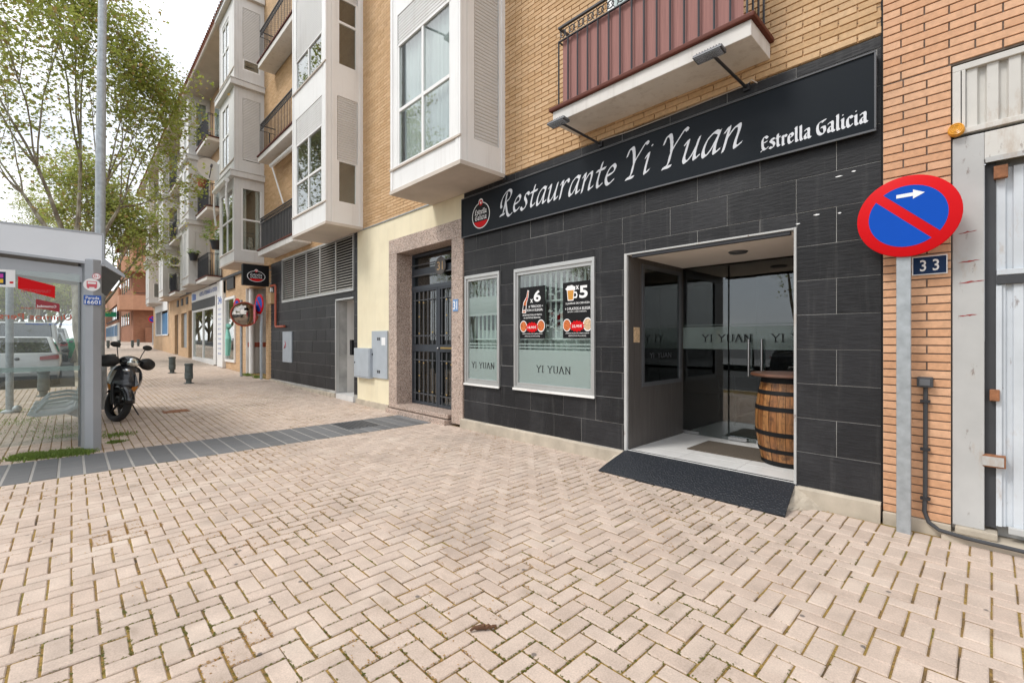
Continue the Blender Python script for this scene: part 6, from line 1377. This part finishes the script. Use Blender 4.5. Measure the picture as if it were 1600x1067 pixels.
for i, (px_, py_, lab) in enumerate(BL):
    z = 0.0
    for _ in range(12):
        r_ = ray(px_, py_); t = (z-CAMH)/r_[2] if r_[2] < -1e-4 else 60; t = min(t, 60); X, Y = r_[0]*t, r_[1]*t; z = .5*z+.5*gz(X)
    o = bp_ if i == 0 else copy_tree(bp_)
    o.location = (X, Y, gz(X)); o.rotation_euler = (0, 0, i*.7); tag(o, lab, 'bollard', 'iron bollards on the pavement')

# ------------------------------------------------------------------ scooter
sc = tag(empty('scooter', (0, 0, 0)), 'black parked scooter with chrome trimmed front beside the shelter post', 'scooter')
def wheel(parent, x, z, r, name='wheel', steer=0.0, w_=.055):
    W = empty(name, (x, 0, z), parent); Mt = Matrix.Translation((x, 0, z)) @ Matrix.Rotation(steer, 4, 'Z')
    q = MB(); prof_ = []
    for i in range(15): t = -2.5+5.0*i/14; prof_.append((r-.055+.055*math.cos(t), w_*math.sin(t)))
    q.lathe(prof_, (0, 0, 0), 36, 'y', close=False); q.xform(Mt); q.build('tyre', M['tyre'], W, smooth=True)
    q = MB(); q.lathe([(r-.075, -.04), (r-.055, -.045), (r-.06, 0), (r-.055, .045), (r-.075, .04)], (0, 0, 0), 30, 'y', close=False); q.xform(Mt); q.build('rim', M['scootblk'], W, smooth=True)
    q = MB()
    for k in range(5): a = 2*math.pi*k/5; q.tube([(.03*math.cos(a), .0, .03*math.sin(a)), ((r-.07)*math.cos(a+.2), .0, (r-.07)*math.sin(a+.2))], [.022, .014], 6)
    q.lathe([(0, -.05), (.04, -.05), (.04, .05), (0, .05)], (0, 0, 0), 16, 'y'); q.xform(Mt); q.build('spokes', M['scootblk'], W, smooth=True)
    q = MB(); q.lathe([(.07, .052), (.12, .052), (.12, .056), (.07, .056), (.07, .052)], (0, 0, 0), 30, 'y', close=False); q.xform(Mt); q.build('brake_disc', M['chrome'], W, smooth=True)
ST = R(34)
wheel(sc, .66, .295, .30, 'wheel', ST, .06); wheel(sc, -.62, .285, .29)
def loft(rings, name, mat, parent, sub=True, cap=True):
    n = len(rings[0]); q = MB(); q.v = [p for r_ in rings for p in r_]; q.f = [(k*n+i, k*n+(i+1) % n, (k+1)*n+(i+1) % n, (k+1)*n+i) for k in range(len(rings)-1) for i in range(n)]
    if cap: q.f += [tuple(range(n))[::-1], tuple(range((len(rings)-1)*n, len(rings)*n))]
    o = q.build(name, mat, parent, smooth=True)
    if sub: o.modifiers.new('sub', 'SUBSURF').levels = 1; o.modifiers['sub'].render_levels = 2
    return o
def ringz(z, x0, x1, w0, w1, n=12, bulge=.0):      # horizontal ring, rear x0 width w0, front x1 width w1
    return [(x0, -w0, z), ((x0+x1)/2, -(w0+w1)/2-bulge, z), (x1-.03, -w1, z), (x1, -w1*.5, z+.0), (x1+.015, 0, z), (x1, w1*.5, z), (x1-.03, w1, z), ((x0+x1)/2, (w0+w1)/2+bulge, z), (x0, w0, z), (x0-.01, 0, z)]
loft([ringz(.44, .36, .50, .13, .12), ringz(.52, .34, .60, .21, .18), ringz(.64, .33, .63, .265, .22), ringz(.78, .32, .58, .27, .215), ringz(.90, .33, .51, .23, .17), ringz(.98, .34, .46, .15, .10)], 'front_shield', M['scoot'], sc)
# nose badge, chrome strakes, indicators
for s in (-1, 1):
    MB().add([(.575, s*.13, .87), (.545, s*.18, .87), (.60, s*.215, .66), (.625, s*.17, .62)], [(0, 1, 2, 3)]).build('chrome_strake', M['chrome'], sc)
    q = MB(); q.add([(.640, s*.135, .61), (.585, s*.215, .63), (.575, s*.18, .53), (.618, s*.12, .53)], [(0, 1, 2, 3)]); q.build('indicator', M['amber'], sc)
MB().sphere((.60, 0, .89), .05, 14, 8, (.35, 1, .5)).build('badge', M['chrome'], sc, smooth=True)
# front mudguard over the wheel
q = MB(); R_ = .35; rows = []
for i in range(11):
    t = R(10+i*14); ww = .10-.02*abs(i-5)/5
    for s in (-1, -.6, 0, .6, 1): q.v.append(((R_-.05*abs(s)**2)*math.cos(t), s*ww, (R_-.05*abs(s)**2)*math.sin(t)))
q.f = [(i*5+k, i*5+k+1, (i+1)*5+k+1, (i+1)*5+k) for i in range(10) for k in range(4)]
q.xform(Matrix.Translation((.66, 0, .295)) @ Matrix.Rotation(ST, 4, 'Z')); mg = q.build('front_mudguard', M['scoot'], sc, smooth=True); mg.modifiers.new('solid', 'SOLIDIFY').thickness = .006
for s in (-1, 1):
    q = MB(); q.tube([(0, s*.085, 0), (-.04, s*.095, .12), (-.11, s*.10, .34)], [.03, .028, .026], 10); q.xform(Matrix.Translation((.66, 0, .295)) @ Matrix.Rotation(ST, 4, 'Z')); q.build('fork_leg', M['scootblk'], sc, smooth=True)
# handlebar cowl with headlight
HM = Matrix.Translation((.36, 0, 0)) @ Matrix.Rotation(ST*.8, 4, 'Z')
def put(q, nm, mat, smooth=True, sub=False):
    q.xform(HM); o = q.build(nm, mat, sc, smooth)
    if sub: o.modifiers.new('sub', 'SUBSURF').levels = 1
    return o
put(MB().sphere((.03, 0, 1.04), .145, 18, 12, (.95, 1.2, .72)), 'handlebar_cowl', M['scoot'])
put(MB().sphere((.125, 0, 1.03), .09, 18, 10, (.55, 1.1, .95)), 'headlight', M['chrome']); put(MB().sphere((.142, 0, 1.03), .082, 18, 10, (.55, 1.1, .95)), 'headlight_lens', M['glass'])
for s in (-1, 1):
    put(MB().tube([(.0, s*.10, 1.02), (-.04, s*.26, 1.04), (-.09, s*.40, 1.04)], .018, 8), 'handlebar', M['scootblk'])
    put(MB().tube([(.06, s*.17, 1.03), (.03, s*.22, 1.03), (-.02, s*.30, 1.02), (-.07, s*.37, 1.0), (-.09, s*.41, .99)], [.04, .09, .112, .10, .04], 14), 'hand_muff', M['scootblk'])
    put(MB().tube([(-.02, s*.16, 1.06), (-.03, s*.19, 1.18), (-.02, s*.22, 1.28)], .008, 6), 'mirror_stalk', M['scootblk'])
    put(MB().sphere((-.02, s*.25, 1.32), .07, 14, 8, (.35, 1.15, .72)), 'mirror_head', M['scootblk'])
# legshield inner, floor, seat, tail
loft([[(x, y, z) for x, y, z in ((.34, -.2, .9), (.34, .2, .9), (.30, .19, .4), (.30, -.19, .4))], [(.30, -.18, .88), (.30, .18, .88), (.22, .17, .40), (.22, -.17, .40)]], 'leg_shield', M['scootblk'], sc, False)
MB().box(-.28, .34, -.17, .17, .28, .36).build('floor', M['scootblk'], sc, bevel=.03)
def ringx(x, w_, z0, z1): return [(x, -w_*.6, z0), (x, -w_, (z0+z1)/2), (x, -w_*.8, z1), (x, 0, z1+.01), (x, w_*.8, z1), (x, w_, (z0+z1)/2), (x, w_*.6, z0), (x, 0, z0)]
loft([ringx(-.22, .15, .34, .66), ringx(-.35, .18, .34, .72), ringx(-.6, .18, .42, .74), ringx(-.85, .13, .56, .78), ringx(-.98, .06, .68, .80)], 'tail_body', M['scoot'], sc)
loft([ringx(-.18, .12, .66, .76), ringx(-.35, .15, .70, .80), ringx(-.6, .15, .73, .84), ringx(-.85, .10, .78, .87)], 'seat', M['scootblk'], sc)
MB().box(-1.0, -.97, -.08, .08, .70, .78).build('tail_light', M['carred'], sc, bevel=.01); MB().tube([(-.3, -.16, .3), (-.5, -.2, .28), (-.85, -.2, .36)], [.04, .06, .06], 10).build('exhaust', M['chrome'], sc, smooth=True)
MB().box(-.7, -.2, -.12, .12, .2, .42).build('engine', M['ironlt'], sc, bevel=.03); MB().tube([(.0, .14, .28), (.02, .26, .1), (.06, .33, .008)], .012, 6).build('side_stand', M['iron'], sc); MB().tube([(.06, .33, .01), (-.02, .36, .01), (-.04, .32, .012)], .01, 6).build('stand_foot', M['iron'], sc)
sc.location = (-11.25, .62, gz(-11.0)); sc.rotation_euler = (R(-10), 0, R(-7))

# ------------------------------------------------------------------ parked cars
def car(name, label, X, Y, mat, kind='hatch', heading=math.pi, plate=True):
    c = empty(name, (0, 0, 0)); L, Wd, Hh = {'hatch': (4.25, 1.74, 1.44), 'van': (4.7, 1.85, 1.9), 'suv': (4.6, 1.86, 1.66)}[kind]; hw = Wd/2; bz = .95 if kind != 'van' else 1.02
    # lower body, nose at +x, tail at -x
    prof_ = [(-L/2+.05, .30), (-L/2, .42), (-L/2, .62), (-L/2+.05, .80), (-L/2+.10, bz), (L/2-1.35, bz), (L/2-.25, bz-.20), (L/2-.03, .62), (L/2, .45), (L/2-.06, .26), (L/2-.3, .2), (-L/2+.3, .2)]
    st = [-1, -.86, 0, .86, 1]; q = MB(); n = len(prof_)
    for y in st:
        k = 1-.035*abs(y)**6
        for (x, z) in prof_: q.v.append((x*k, y*hw*(1 if z > .35 else .97), z-(.03 if abs(y) == 1 and z > .8 else 0)))
    q.f = [(j*n+i, j*n+(i+1) % n, (j+1)*n+(i+1) % n, (j+1)*n+i) for j in range(4) for i in range(n)]+[tuple(range(n))[::-1], tuple(range(4*n, 5*n))]
    body = q.build('body', M[mat], c, smooth=True, bevel=.04, seg=3)
    xr0, xr1 = -L/2+.10, -L/2+(.55 if kind != 'van' else .25); xf0, xf1 = L/2-1.30, L/2-2.05 if kind != 'van' else L/2-1.75; w0, w1 = hw-.03, hw-(.20 if kind != 'van' else .12)
    B = [(xr0, -w0, bz-.02), (xf0, -w0, bz-.02), (xf0, w0, bz-.02), (xr0, w0, bz-.02)]; T = [(xr1, -w1, Hh), (xf1, -w1, Hh), (xf1, w1, Hh), (xr1, w1, Hh)]
    MB().add(B+T, [(0, 1, 5, 4), (1, 2, 6, 5), (2, 3, 7, 6), (3, 0, 4, 7), (4, 5, 6, 7)]).build('roof', M[mat], c, smooth=True, bevel=.06, seg=3)
    def pane(nm, a, b, u0, u1, v0, v1, off):
        P = [Vector(B[a]), Vector(B[b]), Vector(T[b]), Vector(T[a])]; nrm = (P[1]-P[0]).cross(P[3]-P[0]).normalized()
        def S(u, v): return (P[0]*(1-u)+P[1]*u)*(1-v)+(P[3]*(1-u)+P[2]*u)*v+nrm*off
        MB().add([S(u0, v0), S(u1, v0), S(u1, v1), S(u0, v1)], [(0, 1, 2, 3)]).build(nm, M['carglass'], c)
        MB().add([S(u0-.015, v0-.02), S(u1+.015, v0-.02), S(u1+.015, v1+.03), S(u0-.015, v1+.03)], [(0, 1, 2, 3)]).build('window_seal', M['black'], c).location += nrm*-.004
    pane('rear_window', 3, 0, .09, .91, .10, .90, .008); pane('windscreen', 1, 2, .06, .94, .06, .93, .008)
    for (a, b) in ((0, 1), (2, 3)):
        for (u0, u1) in ((.10, .34), (.37, .62), (.65, .90)): pane('side_window', a, b, u0, u1, .12, .88, .008)
    MB().box(-L/2-.02, -L/2+.3, -hw*.93, hw*.93, .18, .30).build('rear_valance', M['black'], c, bevel=.02); MB().box(-L/2-.015, -L/2+.06, -hw*.9, hw*.9, .52, .565).build('bumper_line', M[mat], c, bevel=.01)
    for s in (-1, 1):
        MB().add([(-L/2-.006, s*hw*.52, .76), (-L/2+.02, s*hw*.93, .78), (-L/2+.09, s*hw*.985, .80), (-L/2+.07, s*hw*.98, .90), (-L/2+.04, s*hw*.90, .905), (-L/2+.01, s*hw*.52, .86)], [(0, 1, 4, 5), (1, 2, 3, 4)]).build('tail_light', M['carred'], c)
        MB().sphere((L/2-.16, s*hw*.78, .66), .13, 12, 8, (.5, 1.3, .6)).build('headlight', M['chrome'], c, smooth=True)
        MB().sphere((xf0-.15, s*(hw+.10), bz+.03), .10, 12, 8, (.6, 1, .75)).build('door_mirror', M['black'], c, smooth=True)
        for xw in (-L/2+.78, L/2-.82):
            W = empty('wheel', (xw, s*(hw-.1), .31), c); q = MB(); q.lathe([(.2, -.1), (.29, -.1), (.315, -.07), (.315, .07), (.29, .1), (.2, .1)], (xw, s*(hw-.1), .31), 28, 'y', close=False); q.build('tyre', M['tyre'], W, smooth=True)
            MB().lathe([(0, -.07), (.2, -.085), (.2, .085), (0, .07)], (xw, s*(hw-.1), .31), 20, 'y').build('rim', M['rim'], W, smooth=True)
            MB().lathe([(0, -.092), (.34, -.092), (.34, .092), (0, .092)], (xw, s*(hw-.1), .32), 24, 'y').build('wheel_arch', M['black'], c)
    if plate: MB().box(-L/2-.022, -L/2-.012, -.27, .27, .40, .51).build('number_plate', M['wtxt'], c)
    MB().sphere((-L/2+.02, 0, .80), .05, 12, 6, (.3, 1.1, .9)).build('badge', M['ironlt'], c, smooth=True)
    MB().box(-L/2+.3, L/2-.8, -hw+.15, hw-.15, .5, bz-.05).build('cabin_floor', M['dark'], c)
    c.location = (X, Y, gz(X)-.14); c.rotation_euler = (0, 0, heading); return tag(c, label, 'car')
CY = -2.75
car('parked_car', 'pale hatchback seen from behind through the shelter glass', -21.2, -1.12, 'carwhite', 'hatch')
car('parked_car', 'pale van parked ahead of the nearest hatchback', -28.6, -1.3, 'carwhite', 'van')
car('parked_car', 'darker silver hatchback farther along the kerb ahead of the van', -34.2, -1.0, 'carsilver', 'hatch')
car('parked_car', 'distant pale car parked beyond the green bin', -41, -1.0, 'carwhite', 'suv')
car('parked_car', 'dark car parked on the opposite kerb mirrored in the glass doors', -4.5, -10.9, 'cardark', 'suv', 0.0)
car('parked_car', 'silver car parked on the opposite kerb mirrored in shop windows', -16.5, -10.9, 'carsilver', 'hatch', 0.0)
bn = tag(empty('litter_bin', (-36.6, -.1, gz(-36.6)-.14)), 'dark green street bin by the far parked cars', 'bin'); MB().lathe([(.3, 0), (.36, .9), (.38, .92), (.34, 1.05), (0, 1.1)], (-36.6, -.1, gz(-36.6)-.14), 16).build('drum', M['green'], bn, smooth=True)

# ------------------------------------------------------------------ plane trees
def tree_mesh(seed, height=11.5, nleaf=9000, spread=4.3, leaf=.115, first=2.9):
    rr = random.Random(seed); wood = MB(); tips = []
    def grow(p, d, r, ln, depth):
        n = 4; pts = [p]; rad = [r]
        for k in range(n):
            d = (d+Vector((rr.gauss(0, .10), rr.gauss(0, .10), rr.gauss(.05, .06)))).normalized(); p = p+d*ln/n; pts.append(p); rad.append(r*(1-.45*(k+1)/n))
            if depth >= 2 or (depth == 1 and k > 1): tips.append((p.copy(), d.copy(), depth))
        wood.tube(pts, rad, 10 if depth == 0 else (6 if depth < 3 else 4), caps=False)
        if depth >= 5 or rad[-1] < .006: return
        kids = 4 if depth == 0 else (3 if depth < 4 else 2)
        for i in range(kids):
            a = 2*math.pi*(i+rr.random()*.7)/kids; tilt = R(rr.uniform(24, 52)) if depth else R(rr.uniform(28, 50))
            o = d.orthogonal().normalized(); o.rotate(Matrix.Rotation(a, 3, d)); nd = (d*math.cos(tilt)+o*math.sin(tilt)).normalized(); nd.z += .12
            grow(p, nd.normalized(), rad[-1]*rr.uniform(.62, .8), ln*rr.uniform(.66, .9)*(1 if depth else .95), depth+1)
        if depth < 3: grow(p, (d+Vector((rr.gauss(0, .12), rr.gauss(0, .12), .15))).normalized(), rad[-1]*.85, ln*.8, depth+1)
    grow(Vector((0, 0, 0)), Vector((.02, .02, 1)), .20, first, 0)
    zmax = max(t[0].z for t in tips); k = height/zmax; kk = spread/max(max(abs(t[0].x), abs(t[0].y)) for t in tips)
    def sc_(p): f = min(max((p[2]-first*.6)/(first*.8), 0), 1); return (p[0]*(1+(kk-1)*f), p[1]*(1+(kk-1)*f), first+(p[2]-first)*((height-first)/(zmax-first)) if p[2] > first else p[2])
    wood.v = [sc_(p) for p in wood.v]
    v, f, fm = [], [], []; wts = [1 if t[2] < 4 else 2.2 for t in tips]
    cl = None
    for q_ in range(nleaf):
        if q_ % 9 == 0:                                   # leaves sit in small sprays along the twigs
            t = rr.choices(tips, wts)[0]; far = rr.random() < .34
            cl = Vector(sc_(t[0]))+(Vector((rr.gauss(0, .45), rr.gauss(0, .45), rr.gauss(-.5, .4))) if far else Vector((rr.gauss(0, .12), rr.gauss(0, .12), rr.gauss(0, .1))))
        c = cl+Vector((rr.gauss(0, .15), rr.gauss(0, .15), rr.gauss(-.03, .10)))
        s = leaf*rr.uniform(.55, 1.25); nrm = Vector((rr.gauss(0, .7), rr.gauss(0, .7), 1)).normalized(); a = nrm.orthogonal().normalized(); a.rotate(Matrix.Rotation(rr.random()*6.3, 3, nrm)); b_ = nrm.cross(a); base = len(v)
        for (u_, w_) in ((-.5, 0), (-.15, -.35), (.1, -.6), (.2, -.22), (.65, 0), (.2, .22), (.1, .6), (-.15, .35)): v.append(c+a*u_*s+b_*w_*s+nrm*(abs(w_)*-.15*s))
        f.append(tuple(range(base, base+8)))
    lm = MB(); lm.v = [tuple(p) for p in v]; lm.f = f
    wm_ = wood.mesh('trunk', True); wm_.materials.append(M['bark']); lm_ = lm.mesh('crown', fix=False); lm_.materials.append(M['leaf'])
    # a share of brown seed balls and catkins
    lm_.materials.append(M['leafb']); idx = [1 if rr.random() < .14 else 0 for _ in lm_.polygons]; lm_.polygons.foreach_set('material_index', idx)
    return wm_, lm_
TM = [tree_mesh(11, 13.0, 29000, 5.2, .088, 3.3), tree_mesh(23, 11.0, 18000, 4.6, .12, 2.4), tree_mesh(5, 7.5, 9000, 4.2, .17, 1.1)]
def tree(label, X, Y, k, rot, s=1.0):
    t = tag(empty('plane_tree', (X, Y, gz(X)-.05)), label, 'tree', 'plane trees lining the street')
    inst('trunk', TM[k][0], t, (X, Y, gz(X)-.05)); inst('crown', TM[k][1], t, (X, Y, gz(X)-.05)); t.rotation_euler = (0, 0, rot); t.scale = (s, s, s); return t
tree('big plane tree with fresh leaves rising behind the bus shelter', -16.9, .33, 0, 1.0)
tree('plane tree on the kerb behind the pale van', -29.2, .1, 1, 2.4, .9)
tree('plane tree along the kerb halfway down the street', -47, -1.9, 0, 4.0, .9)
tree('plane tree farthest along the near kerb', -62, -2.6, 1, .6, 1.0)
for (X, Y, k, r_, s_, lab) in ((-74, -4.5, 0, 2.0, 1.0, 'plane tree in the road axis beyond the far parked cars'), (-88, -1.5, 1, 3.0, 1.1, 'distant plane tree left of the far brick row'), (-100, -7.5, 0, 5.0, 1.2, 'distant plane tree at the left edge seen through the shelter glass'), (-120, -3.5, 1, 1.0, 1.3, 'remote plane tree closing the street view')): tree(lab, X, Y, k, r_, s_)
for (X, Y, r_, s_, lab) in ((-66, -3.9, 1, .9, 'low bushy tree behind the far parked cars through shelter glass'), (-78, -3.0, 2, 1.1, 'second low bushy tree behind the parked cars'), (-86, -6.4, 3, 1.2, 'low bushy tree at the left edge behind the pale van'), (-104, -3.4, 4, 1.4, 'distant low bushy tree in the street axis'), (-118, -8.2, 5, 1.6, 'farthest low bushy tree at the left')): tree(lab, X, Y, 2, r_, s_)
tree('plane tree at the far kerb nearest the distant orange house', -112, .5, 0, 3.3, 1.0)
for i, X in enumerate((3, -7, -17, -28, -40, -54, -70)):
    tree(['plane tree across the street opposite the gate', 'plane tree across the street opposite the restaurant', 'plane tree across the street opposite the garage', 'plane tree across the street opposite the white shop', 'plane tree across the street seen above the parked van', 'plane tree across the street in the far left distance', 'farthest plane tree across the street'][i], X, -13.6, i % 2, i*1.3, .95)
